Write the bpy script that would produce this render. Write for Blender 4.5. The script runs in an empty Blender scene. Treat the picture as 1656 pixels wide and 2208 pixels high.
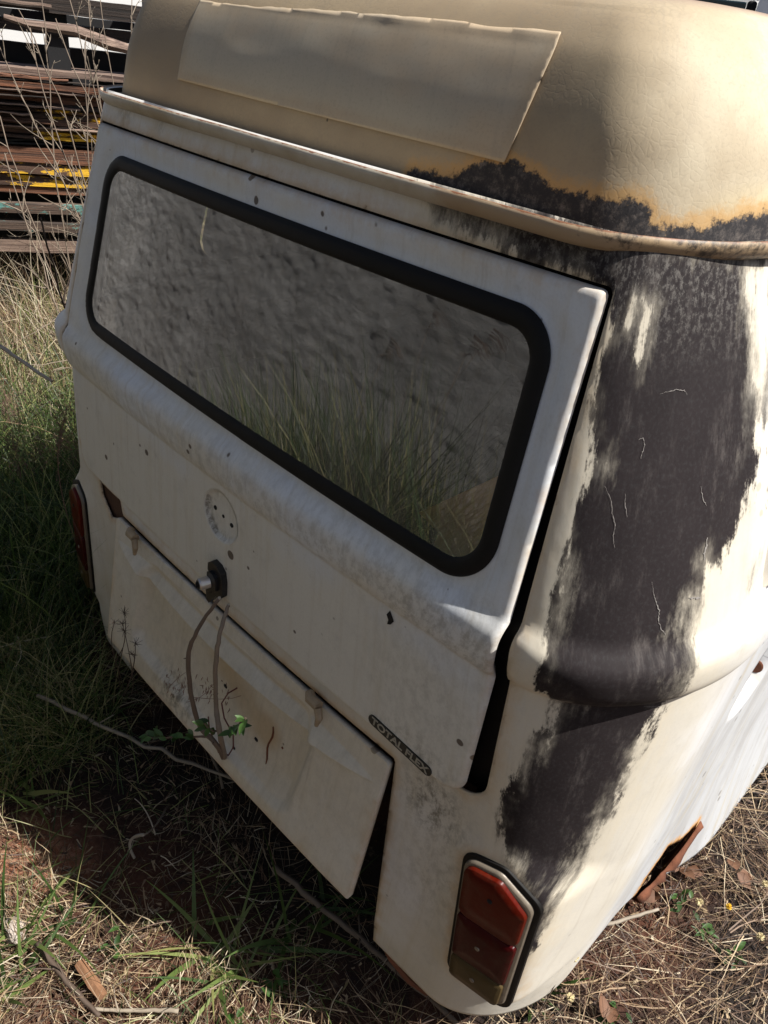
import bpy, math
import numpy as np
from mathutils import Matrix, Vector
sc=bpy.context.scene
# ---------------- camera ----------------
CAM=np.array([0.962302396,-0.650700944,1.81372736])
CR=[[0.6973035, 0.7080326, 0.1116138], [0.4505979, -0.31191, -0.836465], [-0.557431, 0.6335629, -0.5365339]]
cd=bpy.data.cameras.new('camera'); cam=bpy.data.objects.new('camera',cd); sc.collection.objects.link(cam)
r,d,f=[Vector(v) for v in CR]
m=Matrix(((r.x,-d.x,-f.x,CAM[0]),(r.y,-d.y,-f.y,CAM[1]),(r.z,-d.z,-f.z,CAM[2]),(0,0,0,1)))
cam.matrix_world=m; cd.sensor_fit='HORIZONTAL'; cd.sensor_width=36; cd.lens=36*1624.05/1656; cd.clip_start=.02; cd.clip_end=400
sc.camera=cam
# ---------------- light ----------------
SUN_EL=math.radians(54); SDX,SDY=.89,.456      # towards the sun, ahead and right of the van
w=bpy.data.worlds.new('World'); sc.world=w; w.use_nodes=True
nt=w.node_tree; bg=nt.nodes['Background']; sky=nt.nodes.new('ShaderNodeTexSky'); sky.sky_type='NISHITA'
sky.sun_disc=False; sky.sun_elevation=SUN_EL; sky.sun_rotation=math.atan2(SDX,SDY); sky.air_density=1; sky.dust_density=1.5
nt.links.new(sky.outputs[0],bg.inputs[0]); bg.inputs[1].default_value=.05
sd=bpy.data.lights.new('sun','SUN'); sun=bpy.data.objects.new('sun',sd); sc.collection.objects.link(sun)
sd.energy=5; sd.angle=math.radians(.5); sd.color=(1,.965,.91)
sv=Vector((SDX*math.cos(SUN_EL),SDY*math.cos(SUN_EL),math.sin(SUN_EL)))
sun.rotation_euler=sv.to_track_quat('Z','Y').to_euler(); sun.location=(4,3,6)
sc.view_settings.view_transform='Standard'; sc.view_settings.look='None'; sc.view_settings.gamma=1
sc.view_settings.exposure=0.75
sc.cycles.max_bounces=8; sc.cycles.transparent_max_bounces=12
rng=np.random.default_rng(7)
GZ=.12
# ---------------- van surface (all metres; x right, y away from the camera, z up) ----------------
BOW=0.046
def lerp(z,a,b): return np.interp(z,a,b)
def f_belt(z):
    return lerp(z,[1.1075,1.1125,1.12,1.135,1.16,1.18,1.191,1.199,1.207],[0,.0045,.008,.0115,.0125,.0120,.0085,.0025,0])
def f_W(z):   # half width
    return lerp(z,[.20,.33,.6,1.10,1.20,1.40,1.64,1.70],[.79,.80,.812,.808,.800,.735,.650,.640])
def f_yc(z):
    return lerp(z,[.20,.33,.80,1.10,1.17,1.20,1.25,1.60,1.70],[.030,.022,.018,.016,.010,.014,.024,.100,.122])
def f_a(z):   # corner ellipse half-axis across
    return lerp(z,[.33,.75,1.1,1.25,1.64],[.17,.16,.20,.17,.105])
def f_b(z):
    return lerp(z,[.33,.75,1.1,1.25,1.64],[.24,.24,.30,.29,.21])
S1=.61; S2=1.00; SM=2.7   # s breakpoints: flat rear | corner | side
def surf(s,z,flat=False):
    """s signed arc coordinate, z height -> x,y"""
    s=np.asarray(s,float); z=np.asarray(z,float)
    sg=np.sign(s); t=np.abs(s); bl=f_belt(z)*(1+.6*np.clip((t-.60)/.12,0,1))
    a=f_a(z); b=f_b(z); W=f_W(z)+bl; xc=W-a
    q=np.clip(t/S1,0,1); ph=np.clip((t-S1)/(S2-S1),0,1)*np.pi/2
    x=xc*q+a*np.sin(ph)
    k=(2.12-BOW*W*W-b-f_yc(z))/(SM-S2)
    y=BOW*x*x+b*(1-np.cos(ph))+np.maximum(t-S2,0)*k
    y=y+f_yc(z)-bl*np.cos(ph)
    return x*sg,y
def s_of_x(x,z):
    x=np.asarray(x,float); a=f_a(z); W=f_W(z)+f_belt(z); xc=W-a; ax=np.abs(x)
    s=np.where(ax<=xc, ax/xc*S1, S1+(S2-S1)*np.arcsin(np.clip((ax-xc)/a,0,1))/(np.pi/2))
    return s*np.sign(x)
def sd_poly(px,py,poly):
    """signed distance, negative inside"""
    poly=np.asarray(poly,float); n=len(poly)
    d=np.full(px.shape,1e9); ins=np.zeros(px.shape,bool)
    for i in range(n):
        a=poly[i]; b=poly[(i+1)%n]; e=b-a
        wx=px-a[0]; wy=py-a[1]
        t=np.clip((wx*e[0]+wy*e[1])/(e@e+1e-12),0,1)
        d=np.minimum(d,(wx-e[0]*t)**2+(wy-e[1]*t)**2)
        c=((a[1]>py)!=(b[1]>py))&(px<(b[0]-a[0])*(py-a[1])/(b[1]-a[1]+1e-15)+a[0])
        ins^=c
    d=np.sqrt(d)
    return np.where(ins,-d,d)
def inset(poly,r):
    poly=np.asarray(poly,float); n=len(poly)
    A=sum(poly[i][0]*poly[(i+1)%n][1]-poly[(i+1)%n][0]*poly[i][1] for i in range(n))
    if A<0: poly=poly[::-1]
    out=[]
    for i in range(n):
        p0,p1,p2=poly[i-1],poly[i],poly[(i+1)%n]
        d1=(p1-p0)/np.linalg.norm(p1-p0); d2=(p2-p1)/np.linalg.norm(p2-p1)
        n1=np.array([-d1[1],d1[0]]); n2=np.array([-d2[1],d2[0]])
        k=r/(1+n1@n2); out.append(p1+(n1+n2)*k)
    return np.array(out)
def sd_round(px,py,poly,r): return sd_poly(px,py,inset(poly,r))-r
HATCH=[(-.572,1.607),(.572,1.607),(.622,1.20),(.633,.85),(-.633,.85),(-.622,1.20)]

SIDE={}
# ---------------- mesh helpers ----------------
class Faces:
    def __init__(s,q,t): s.q=q; s.t=t
    def flip(s): return Faces(s.q[:,::-1],s.t[:,::-1])
    def __getitem__(s,k): return s.flip()
def mk(name,V,F,mat,parent=None,smooth=True,attrs=None):
    V=np.asarray(V,np.float64)
    me=bpy.data.meshes.new(name)
    if isinstance(F,Faces):
        L_=np.concatenate([F.q.ravel(),F.t.ravel()]); tot=np.concatenate([np.full(len(F.q),4),np.full(len(F.t),3)]).astype(np.int32)
        me.vertices.add(len(V)); me.vertices.foreach_set('co',V.astype(np.float32).ravel()); me.loops.add(len(L_)); me.loops.foreach_set('vertex_index',L_.astype(np.int32))
        me.polygons.add(len(tot)); me.polygons.foreach_set('loop_start',(np.cumsum(tot)-tot).astype(np.int32)); me.polygons.foreach_set('loop_total',tot); me.update(calc_edges=True)
    elif isinstance(F,np.ndarray):
        k=F.shape[1]; me.vertices.add(len(V)); me.vertices.foreach_set('co',V.astype(np.float32).ravel())
        me.loops.add(F.size); me.loops.foreach_set('vertex_index',F.astype(np.int32).ravel())
        me.polygons.add(len(F)); me.polygons.foreach_set('loop_start',np.arange(0,F.size,k,dtype=np.int32))
        me.polygons.foreach_set('loop_total',np.full(len(F),k,np.int32)); me.update(calc_edges=True)
    else: me.from_pydata([tuple(v) for v in V],[],[tuple(int(i) for i in f) for f in F]); me.update()
    for mt in (mat if isinstance(mat,(list,tuple)) else [mat]): me.materials.append(mt)
    if smooth: me.polygons.foreach_set('use_smooth',np.ones(len(me.polygons),bool))
    for k,a in (attrs or {}).items():
        at=me.attributes.new(k,'FLOAT','POINT'); at.data.foreach_set('value',np.asarray(a,np.float32))
    o=bpy.data.objects.new(name,me); sc.collection.objects.link(o)
    if parent: attach(o,parent)
    return o
ROOTLOC={}
def wloc(p):
    return Vector(p.location) if p.parent is None else Vector((0,0,0))
def attach(o,p):
    o.parent=p; o.matrix_parent_inverse=Matrix.Translation(-wloc(p))
def tag(o,label,cat,group=None,kind=None):
    if label: o['label']=label
    if cat: o['category']=cat
    if group: o['group']=group
    if kind: o['kind']=kind
    return o
def thing(name,label,cat,loc,group=None):
    o=bpy.data.objects.new(name,None); sc.collection.objects.link(o); o.location=loc; o.empty_display_size=.1
    return tag(o,label,cat,group)
class MB:
    def __init__(s): s.V=[];s.F=[];s.A=[]
    def add(s,V,F,a=0.):
        n=len(s.V); s.V+= [tuple(v) for v in V]; s.F+=[tuple(i+n for i in f) for f in F]; s.A+=[a]*len(V)
    def box(s,c,h,R=None,a=0.,jit=0):
        P=np.array([(x,y,z) for x in(-1,1) for y in(-1,1) for z in(-1,1)],float)*np.array(h)
        if R is not None: P=P@np.array(R).T
        s.add(P+np.array(c),[(0,1,3,2),(4,6,7,5),(0,4,5,1),(2,3,7,6),(0,2,6,4),(1,5,7,3)],a)
    def tube(s,P,r,n=6,a=0.,cap=True):
        P=np.asarray(P,float); m=len(P); r=np.broadcast_to(np.asarray(r,float),(m,))
        T=np.gradient(P,axis=0); T/=np.linalg.norm(T,axis=1)[:,None]+1e-12
        u=np.cross(T[0],[.3,.2,.93]); u/=np.linalg.norm(u)+1e-12; V=[]
        for i in range(m):
            u=u-T[i]*(u@T[i]); u/=np.linalg.norm(u)+1e-12; v=np.cross(T[i],u)
            for k in range(n):
                t=2*math.pi*k/n; V.append(P[i]+r[i]*(u*math.cos(t)+v*math.sin(t)))
        F=[(i*n+k,i*n+(k+1)%n,(i+1)*n+(k+1)%n,(i+1)*n+k) for i in range(m-1) for k in range(n)]
        if cap: F+=[tuple(range(n))[::-1],tuple((m-1)*n+k for k in range(n))]
        s.add(V,F,a)
    def prism(s,poly,y0,y1,a=0.):          # polygon in x,z extruded along y
        n=len(poly); V=[(p[0],y0,p[1]) for p in poly]+[(p[0],y1,p[1]) for p in poly]
        F=[tuple(range(n)),tuple(range(2*n-1,n-1,-1))]+[(i,(i+1)%n,n+(i+1)%n,n+i)[::-1] for i in range(n)]
        s.add(V,F,a)
    def lathe(s,c,ax,prof,n=20,a=0.):      # prof: (along axis, radius)
        ax=np.array(ax,float); ax/=np.linalg.norm(ax); u=np.cross(ax,[.1,.3,.9]); u/=np.linalg.norm(u); v=np.cross(ax,u)
        V=[np.array(c)+ax*h+r*(u*math.cos(2*math.pi*k/n)+v*math.sin(2*math.pi*k/n)) for h,r in prof for k in range(n)]
        F=[(i*n+k,i*n+(k+1)%n,(i+1)*n+(k+1)%n,(i+1)*n+k) for i in range(len(prof)-1) for k in range(n)]
        F+=[tuple(range(n))[::-1],tuple((len(prof)-1)*n+k for k in range(n))]
        s.add(V,F,a)
    def build(s,name,mat,parent=None,smooth=False):
        return mk(name,s.V,s.F,mat,parent,smooth,{'tint':s.A})
def sstep(a,b,x):
    t=np.clip((x-a)/(b-a),0,1); return t*t*(3-2*t)
def vnoise(x,y,seed=0,oct=4):
    """value noise 0..1"""
    x=np.asarray(x,float); y=np.asarray(y,float); out=0; amp=1; tot=0
    for o in range(oct):
        g=np.random.default_rng(seed+o).random((64,64))
        xf=x*2**o; yf=y*2**o; xi=np.floor(xf).astype(int); yi=np.floor(yf).astype(int)
        tx=xf-xi; ty=yf-yi; tx=tx*tx*(3-2*tx); ty=ty*ty*(3-2*ty)
        G=lambda a,b: g[a%64,b%64]
        v=(G(xi,yi)*(1-tx)+G(xi+1,yi)*tx)*(1-ty)+(G(xi,yi+1)*(1-tx)+G(xi+1,yi+1)*tx)*ty
        out=out+v*amp; tot+=amp; amp*=.5
    return out/tot
def grid_panel(S,Z,sdf,place,keep='in'):
    """grid in (s,z); keep the cells where sdf<0 (in) or >0 (out), border vertices snapped onto sdf=0. place(s,z)->(n,3)"""
    S,Z=np.meshgrid(S,Z,indexing='ij'); n,m=S.shape
    s=S.ravel().copy(); z=Z.ravel().copy()
    idx=np.arange(n*m).reshape(n,m)
    F=np.stack([idx[:-1,:-1],idx[1:,:-1],idx[1:,1:],idx[:-1,1:]],-1).reshape(-1,4)
    if sdf is not None:
        ds=np.gradient(S,axis=0).ravel(); dz=np.gradient(Z,axis=1).ravel(); sg_=1 if keep=='in' else -1
        d=sdf(s,z); e=1e-4
        gx=(sdf(s+e,z)-sdf(s-e,z))/(2*e); gz=(sdf(s,z+e)-sdf(s,z-e))/(2*e)
        hor=np.abs(gx)*ds>=np.abs(gz)*dz
        st=np.where(hor,-d/np.where(np.abs(gx)<.05,1e9,gx),0); zt=np.where(hor,0,-d/np.where(np.abs(gz)<.05,1e9,gz))
        ok=(np.abs(st)<.52*ds)&(np.abs(zt)<.52*dz)&((st!=0)|(zt!=0))
        s2=np.where(ok,s+st,s); z2=np.where(ok,z+zt,z); d2=sdf(s2,z2)
        zero=ok&(np.abs(d2)<.25*np.minimum(ds,dz)); s=np.where(zero,s2,s); z=np.where(zero,z2,z); d=np.where(zero,0,d)*sg_
        ins=d<-1e-9; out=d>1e-9
        fi=ins[F]; fo=out[F]; allin=~fo.any(1)&fi.any(1)
        mixd=fi.any(1)&fo.any(1); Fm=F[mixd]; zm=(zero[F])[mixd]; T=[]
        d02=zm[:,0]&zm[:,2]; d13=zm[:,1]&zm[:,3]&~d02; oth=~d02&~d13
        for q,(t1,t2) in ((Fm[d02],((0,1,2),(0,2,3))),(Fm[d13],((0,1,3),(1,2,3)))):
            for t_ in (t1,t2): T.append(q[:,t_])
        q=Fm[oth]; fo_=out[q].sum(1)          # a single outer corner: keep the opposite triangle
        for k in range(4):
            qq=q[(fo_==1)&out[q][:,k]]; T.append(qq[:,[(k+1)%4,(k+2)%4,(k+3)%4]])
        T=np.concatenate(T) if T else np.zeros((0,3),int)
        if len(T):
            c=sdf(s[T].mean(1),z[T].mean(1))*sg_; T=T[c<0]
        ed=(~fi.any(1))&(~fo.any(1)); 
        if ed.any():
            c=sdf(s[F[ed]].mean(1),z[F[ed]].mean(1))*sg_; Fe=F[ed][c<0]
        else: Fe=F[:0]
        F=np.concatenate([F[allin],Fe])
        used=np.unique(np.concatenate([F.ravel(),T.ravel()])); mp=np.full(n*m,-1); mp[used]=np.arange(len(used)); F=mp[F]; T=mp[T]; s=s[used]; z=z[used]
        return place(s,z),Faces(F,T),s,z
    V=place(s,z)
    return V,F,s,z
def solid(o,t,off=-1):
    md=o.modifiers.new('thickness','SOLIDIFY'); md.thickness=t; md.offset=off; md.use_even_offset=False
    return o
# ---------------- material helper ----------------
class N:
    def __init__(s,name):
        s.m=bpy.data.materials.new(name); s.m.use_nodes=True; s.t=s.m.node_tree; s.b=s.t.nodes['Principled BSDF']; s.out=s.t.nodes['Material Output']
        s.tc=s.t.nodes.new('ShaderNodeTexCoord').outputs['Object']
    def node(s,ty,**k):
        n=s.t.nodes.new(ty)
        for a,b in k.items(): setattr(n,a,b)
        return n
    def put(s,inp,v):
        if hasattr(v,'node'): s.t.links.new(v,inp)
        elif isinstance(v,(tuple,list)) and len(v)==3 and inp.type=='RGBA': inp.default_value=(*v,1)
        else: inp.default_value=v
    def mapv(s,v=None,sc=(1,1,1),loc=(0,0,0),rot=(0,0,0)):
        n=s.node('ShaderNodeMapping'); s.put(n.inputs[0],v or s.tc); n.inputs['Scale'].default_value=sc; n.inputs['Location'].default_value=loc; n.inputs['Rotation'].default_value=rot
        return n.outputs[0]
    def noise(s,scale,det=5,v=None,rough=.6,dist=0):
        n=s.node('ShaderNodeTexNoise'); s.put(n.inputs['Vector'],v or s.tc); n.inputs['Scale'].default_value=scale; n.inputs['Detail'].default_value=det
        n.inputs['Roughness'].default_value=rough; n.inputs['Distortion'].default_value=dist
        return n.outputs['Fac']
    def vor(s,scale,v=None,feat='F1',out='Distance'):
        n=s.node('ShaderNodeTexVoronoi',feature=feat); s.put(n.inputs['Vector'],v or s.tc); n.inputs['Scale'].default_value=scale
        return n.outputs[out]
    def attr(s,name):
        return s.node('ShaderNodeAttribute',attribute_name=name).outputs['Fac']
    def math(s,op,a,b=0.,c=0.):
        n=s.node('ShaderNodeMath',operation=op)
        for i,v in enumerate((a,b,c)): s.put(n.inputs[i],v)
        return n.outputs[0]
    def ss(s,a,b,x):    # smooth 0..1 from a to b
        n=s.node('ShaderNodeMapRange',interpolation_type='SMOOTHSTEP'); s.put(n.inputs[0],x)
        if a<b: n.inputs[1].default_value=a;n.inputs[2].default_value=b
        else: n.inputs[1].default_value=b;n.inputs[2].default_value=a;n.inputs[3].default_value=1;n.inputs[4].default_value=0
        return n.outputs[0]
    def mix(s,f,a,b,mode='MIX'):
        n=s.node('ShaderNodeMix',data_type='RGBA',blend_type=mode); s.put(n.inputs[0],f); s.put(n.inputs[6],a); s.put(n.inputs[7],b)
        return n.outputs[2]
    def bump(s,h,st=.3,dist=.01,nrm=None):
        n=s.node('ShaderNodeBump'); s.put(n.inputs['Height'],h); n.inputs['Strength'].default_value=st; n.inputs['Distance'].default_value=dist
        if nrm is not None: s.put(n.inputs['Normal'],nrm)
        return n.outputs[0]
    def fin(s,col,rough=.6,nrm=None,metal=0,**k):
        s.put(s.b.inputs['Base Color'],col); s.put(s.b.inputs['Roughness'],rough); s.put(s.b.inputs['Metallic'],metal)
        if nrm is not None: s.put(s.b.inputs['Normal'],nrm)
        for a,v in k.items(): s.put(s.b.inputs[a.replace('_',' ')],v)
        return s.m
def plain(name,col,rough=.6,metal=0,var=.25,scale=20,bump=.15):
    n=N(name); a=n.noise(scale,6); dark=tuple(c*(1-var) for c in col); lite=tuple(min(1,c*(1+var)) for c in col)
    return n.fin(n.mix(a,dark,lite),rough,n.bump(n.noise(scale*4,4),bump,.002),metal)
# ---------------- materials ----------------
def paint_mat(name,white=(.70,.70,.70),cream=(.60,.56,.48),creamy=.5,speck=.5):
    n=N(name)
    cx=n.node('ShaderNodeCombineXYZ'); n.put(cx.inputs[0],n.attr('s')); n.put(cx.inputs[2],n.attr('zz')); sv=cx.outputs[0]
    big=n.noise(3.2,5,sv,.6); st=n.noise(1,6,n.mapv(sv,(34,1,2.6)),.65); fine=n.noise(220,3,sv)
    ph=n.attr('fade')                                   # yellowed paint
    col=n.mix(n.ss(.35,.75,n.math('ADD',big,n.math('MULTIPLY',ph,creamy))),white,cream)
    col=n.mix(n.math('MULTIPLY',n.ss(.48,.8,st),.42),col,(.50,.42,.28))
    col=n.mix(n.math('MULTIPLY',n.ss(.5,.75,n.noise(14,7,sv,.7)),.22),col,(.38,.37,.36))
    col=n.mix(n.math('MULTIPLY',n.ss(.45,.7,fine),.10),col,(.32,.30,.27))
    col=n.mix(n.ss(.95,1.15,n.attr('s')),col,n.mix(n.ss(.5,.75,st),n.mix(n.ss(.42,.62,n.noise(1,7,n.mapv(sv,(9,1,2)),.7)),(.53,.54,.55),(.44,.44,.44)),(.47,.41,.29)))  # sunlit right side toned darker than the rear, offsetting the sun in the colour
    col=n.mix(n.math('MULTIPLY',n.math('MULTIPLY',n.ss(.95,1.15,n.attr('s')),n.ss(.60,.66,n.noise(1,8,n.mapv(sv,(60,1,12),rot=(0,.35,0)),.75))),.7),col,(.30,.24,.17))
    col=n.mix(n.math('MULTIPLY',n.ss(.8,1.35,n.math('ADD',ph,n.math('MULTIPLY',n.math('SUBTRACT',n.noise(9,6,sv),.5),.5))),.7),col,(.50,.36,.20))
    # fine mottled mould and the emblem dish's painted shade, where the attribute asks
    g=n.math('MULTIPLY',n.attr('grime'),n.ss(.42,.62,n.noise(60,8,n.mapv(sv,(1,1,.6)),.75)))
    col=n.mix(n.math('MULTIPLY',g,.85),col,(.10,.085,.06))
    dr=n.math('MULTIPLY',n.ss(.50,.74,n.noise(1,8,n.mapv(sv,(75,1,2.2),(5,0,1)),.7)),n.ss(.35,.65,n.noise(4,4,sv)))
    col=n.mix(n.math('MULTIPLY',dr,.38),col,(.34,.28,.20))
    sm=n.ss(.52,.72,n.noise(22,8,n.mapv(sv,(1,1,.8),(2,0,9),(0,.6,0)),.8)); col=n.mix(n.math('MULTIPLY',sm,.22),col,(.22,.20,.18))
    # rust specks
    v=n.vor(21,sv); sz=n.noise(9,2,sv)
    sp=n.ss(.10,.06,n.math('ADD',v,n.math('MULTIPLY',n.math('SUBTRACT',.545,sz),.9)))
    col=n.mix(n.math('MULTIPLY',sp,speck),col,(.07,.045,.03))
    col=n.mix(n.math('MULTIPLY',n.ss(.62,.72,n.noise(7,8,n.mapv(sv,(1,1,.5)),.7)),.25),col,(.47,.33,.17))
    # rust fringe along seams
    e=n.math('ADD',n.attr('edge'),n.math('MULTIPLY',n.math('SUBTRACT',n.noise(26,7,sv,.7),.5),-.06))
    col=n.mix(n.math('MULTIPLY',n.ss(.030,.0,e),.55),col,(.52,.36,.19))
    col=n.mix(n.math('MULTIPLY',n.ss(.004,-.006,e),.9),col,(.11,.045,.02))
    # orange rust field
    ru=n.math('ADD',n.attr('rust'),n.math('MULTIPLY',n.math('SUBTRACT',n.noise(40,8,sv,.7),.5),.05))
    col=n.mix(n.ss(.018,.0,ru),col,(.62,.33,.10)); col=n.mix(n.ss(.004,-.004,ru),col,(.13,.04,.018))
    # black burnt area
    nz=n.math('ADD',n.math('MULTIPLY',n.math('SUBTRACT',n.noise(1,9,n.mapv(sv,(30,1,11)),.72),.5),.15),n.math('MULTIPLY',n.math('SUBTRACT',n.noise(150,4,sv,.7),.5),.016))
    b=n.math('ADD',n.attr('black'),nz)
    col=n.mix(n.math('MULTIPLY',n.ss(.07,.0,b),.5),col,(.66,.58,.43))
    soft=n.ss(.4,.62,n.noise(7,4,sv)); mk_=n.math('ADD',n.math('MULTIPLY',n.ss(.007,-.007,b),n.math('SUBTRACT',1.,soft)),n.math('MULTIPLY',n.ss(.024,-.040,b),soft))
    lich=n.math('MULTIPLY',n.ss(.50,.78,n.noise(1,9,n.mapv(sv,(24,1,8),(3,0,7)),.78)),n.ss(-.19,.0,b))
    bc=n.mix(n.noise(8,4,sv),(.013,.010,.0105),(.032,.0255,.0265))
    bc=n.mix(n.math('MULTIPLY',n.ss(.45,.75,n.noise(170,4,sv,.7)),.35),bc,(.055,.055,.055))
    bc=n.mix(n.math('MULTIPLY',lich,.55),bc,(.26,.23,.21))
    top=n.math('MULTIPLY',n.ss(1.5,1.63,n.attr('zz')),n.ss(.47,.62,n.noise(95,8,sv,.8)))
    bc=n.mix(n.math('MULTIPLY',top,.34),bc,(.33,.31,.28))
    col=n.mix(mk_,col,bc)
    rough=n.math('ADD',.58,n.math('MULTIPLY',n.noise(30,4,sv),.18))
    nb=n.bump(n.noise(6,3,sv),.16,.012); nb=n.bump(n.noise(24,5,sv),.10,.003,nb); nb=n.bump(fine,.06,.001,nb); nb=n.bump(mk_,.25,.0006,nb)
    n.put(n.b.inputs['Specular IOR Level'],n.math('SUBTRACT',.36,n.math('MULTIPLY',mk_,.24)))
    return n.fin(col,rough,nb)
M_body=paint_mat('weathered_white_paint')
M_hatch=paint_mat('tailgate_white_paint',(.64,.68,.74),(.66,.64,.58),.5,.9)
M_lid=paint_mat('lid_cream_paint',(.70,.68,.63),(.65,.59,.48),.55,.7)
def roof_mat(name,patch=False):
    n=N(name); cx=n.node('ShaderNodeCombineXYZ'); n.put(cx.inputs[0],n.attr('s')); n.put(cx.inputs[2],n.attr('zz')); sv=cx.outputs[0]
    base=n.mix(n.ss(.35,.7,n.noise(2.2,5)),(.30,.225,.14),(.44,.345,.215))
    base=n.mix(n.ss(.42,.85,n.math('ADD',n.attr('s'),n.math('MULTIPLY',n.math('SUBTRACT',n.noise(3,6),.5),.5))),base,n.mix(n.ss(.35,.65,n.noise(11,7)),(.62,.54,.39),(.50,.42,.29)))  # roof lightens to the right: sunlit brightness put into the base colour
    if patch: base=n.mix(n.ss(.3,.7,n.noise(2.5,5)),(.43,.37,.28),(.52,.45,.33))
    cr=n.vor(42,n.mapv(None,(1,1,1)),'DISTANCE_TO_EDGE')
    wv=n.node('ShaderNodeMix',data_type='VECTOR'); 
    ncol=n.node('ShaderNodeTexNoise'); n.put(ncol.inputs['Vector'],n.tc); ncol.inputs['Scale'].default_value=24; ncol.inputs['Detail'].default_value=4
    wv.inputs[0].default_value=.03; n.put(wv.inputs[4],n.tc); n.put(wv.inputs[5],ncol.outputs['Color'])
    cr=n.vor(105,wv.outputs[1],'DISTANCE_TO_EDGE')
    col=base
    if not patch:
        col=n.mix(n.math('MULTIPLY',n.ss(.20,.0,cr),n.math('MULTIPLY',n.ss(.42,.7,n.noise(7,5)),.35)),col,(.27,.22,.15))
        col=n.mix(n.ss(1.866,1.884,n.math('ADD',n.attr('zz'),n.math('MULTIPLY',n.math('SUBTRACT',n.noise(5,5),.5),.02))),col,(.30,.21,.15))
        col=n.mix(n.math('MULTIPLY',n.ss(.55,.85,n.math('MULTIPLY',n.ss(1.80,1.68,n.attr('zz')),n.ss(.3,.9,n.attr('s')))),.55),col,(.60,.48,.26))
    else:
        col=n.mix(n.math('MULTIPLY',n.ss(.45,.7,n.noise(3,5,n.mapv(None,(1,1,2)))),.6),col,(.50,.36,.22))
        col=n.mix(n.math('MULTIPLY',n.ss(.016,.0,n.math('ADD',n.attr('edge'),n.math('MULTIPLY',n.noise(30,5),-.014))),.3),col,(.36,.25,.14))
    st=n.noise(1,7,n.mapv(sv,(45,1,4)),.65)
    col=n.mix(n.math('MULTIPLY',n.ss(.5,.8,st),.32),col,(.25,.215,.175))
    col=n.mix(n.math('MULTIPLY',n.ss(.5,.7,n.noise(260,3)),.16),col,(.18,.15,.12))
    v=n.vor(17,sv); sp=n.ss(.05,.03,n.math('ADD',v,n.math('MULTIPLY',n.math('SUBTRACT',.6,n.noise(8,2)),.5)))
    col=n.mix(n.math('MULTIPLY',sp,.8),col,(.05,.035,.025))
    b=n.math('ADD',n.attr('black'),n.math('ADD',n.math('MULTIPLY',n.math('SUBTRACT',n.noise(34,9,sv,.72),.5),.05),n.math('MULTIPLY',n.math('SUBTRACT',n.noise(200,4,sv,.7),.5),.014)))
    if not patch:
        col=n.mix(n.math('MULTIPLY',n.ss(.020,.003,b),.8),col,(.50,.29,.10))
        bc=n.mix(n.math('MULTIPLY',n.ss(.45,.75,n.noise(70,9,sv,.8)),.7),(.012,.010,.012),(.24,.20,.17))
        col=n.mix(n.ss(.004,-.003,b),col,bc)
    nb=n.bump(n.noise(3,3),.10,.02); nb=n.bump(n.noise(140,4),.04,.001,nb)
    if not patch: nb=n.bump(n.math('MULTIPLY',n.ss(.0,.14,cr),n.ss(.35,.65,n.noise(5,4))),.08,.001,nb)
    return n.fin(col,.72,nb)
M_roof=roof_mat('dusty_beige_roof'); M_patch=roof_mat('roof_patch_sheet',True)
M_rubber=plain('black_rubber',(.006,.0052,.0046),.6,var=.5,scale=9,bump=.3); M_rubber.node_tree.nodes['Principled BSDF'].inputs['Specular IOR Level'].default_value=.22
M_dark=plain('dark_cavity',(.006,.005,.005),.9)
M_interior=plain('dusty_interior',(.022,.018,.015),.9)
def gutter_mat():
    n=N('rusty_gutter'); cx=n.node('ShaderNodeCombineXYZ'); n.put(cx.inputs[0],n.attr('s')); n.put(cx.inputs[2],n.attr('zz')); sv=cx.outputs[0]
    col=n.mix(n.ss(.4,.65,n.noise(6,6)),(.50,.45,.36),(.36,.29,.19))
    r=n.math('ADD',n.ss(.05,.62,n.attr('s')),n.math('MULTIPLY',n.math('SUBTRACT',n.noise(12,7),.5),.9))
    col=n.mix(n.math('MULTIPLY',n.ss(.35,.85,r),.75),col,(.33,.215,.11))
    lip=n.math('ADD',n.attr('edge'),n.math('MULTIPLY',n.math('SUBTRACT',n.noise(70,7),.5),-.02))
    col=n.mix(n.math('MULTIPLY',n.ss(.004,.0,lip),.85),col,(.20,.07,.03))
    b=n.math('ADD',n.attr('black'),n.math('MULTIPLY',n.math('SUBTRACT',n.noise(26,8,None,.75),.5),.22))
    col=n.mix(n.math('MULTIPLY',n.ss(.0,-.03,b),.9),col,n.mix(n.ss(.4,.7,n.noise(80,6)),(.012,.010,.009),(.16,.12,.08)))
    return n.fin(col,.55,n.bump(n.noise(60,5),.25,.002))
M_gutter=gutter_mat()
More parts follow.
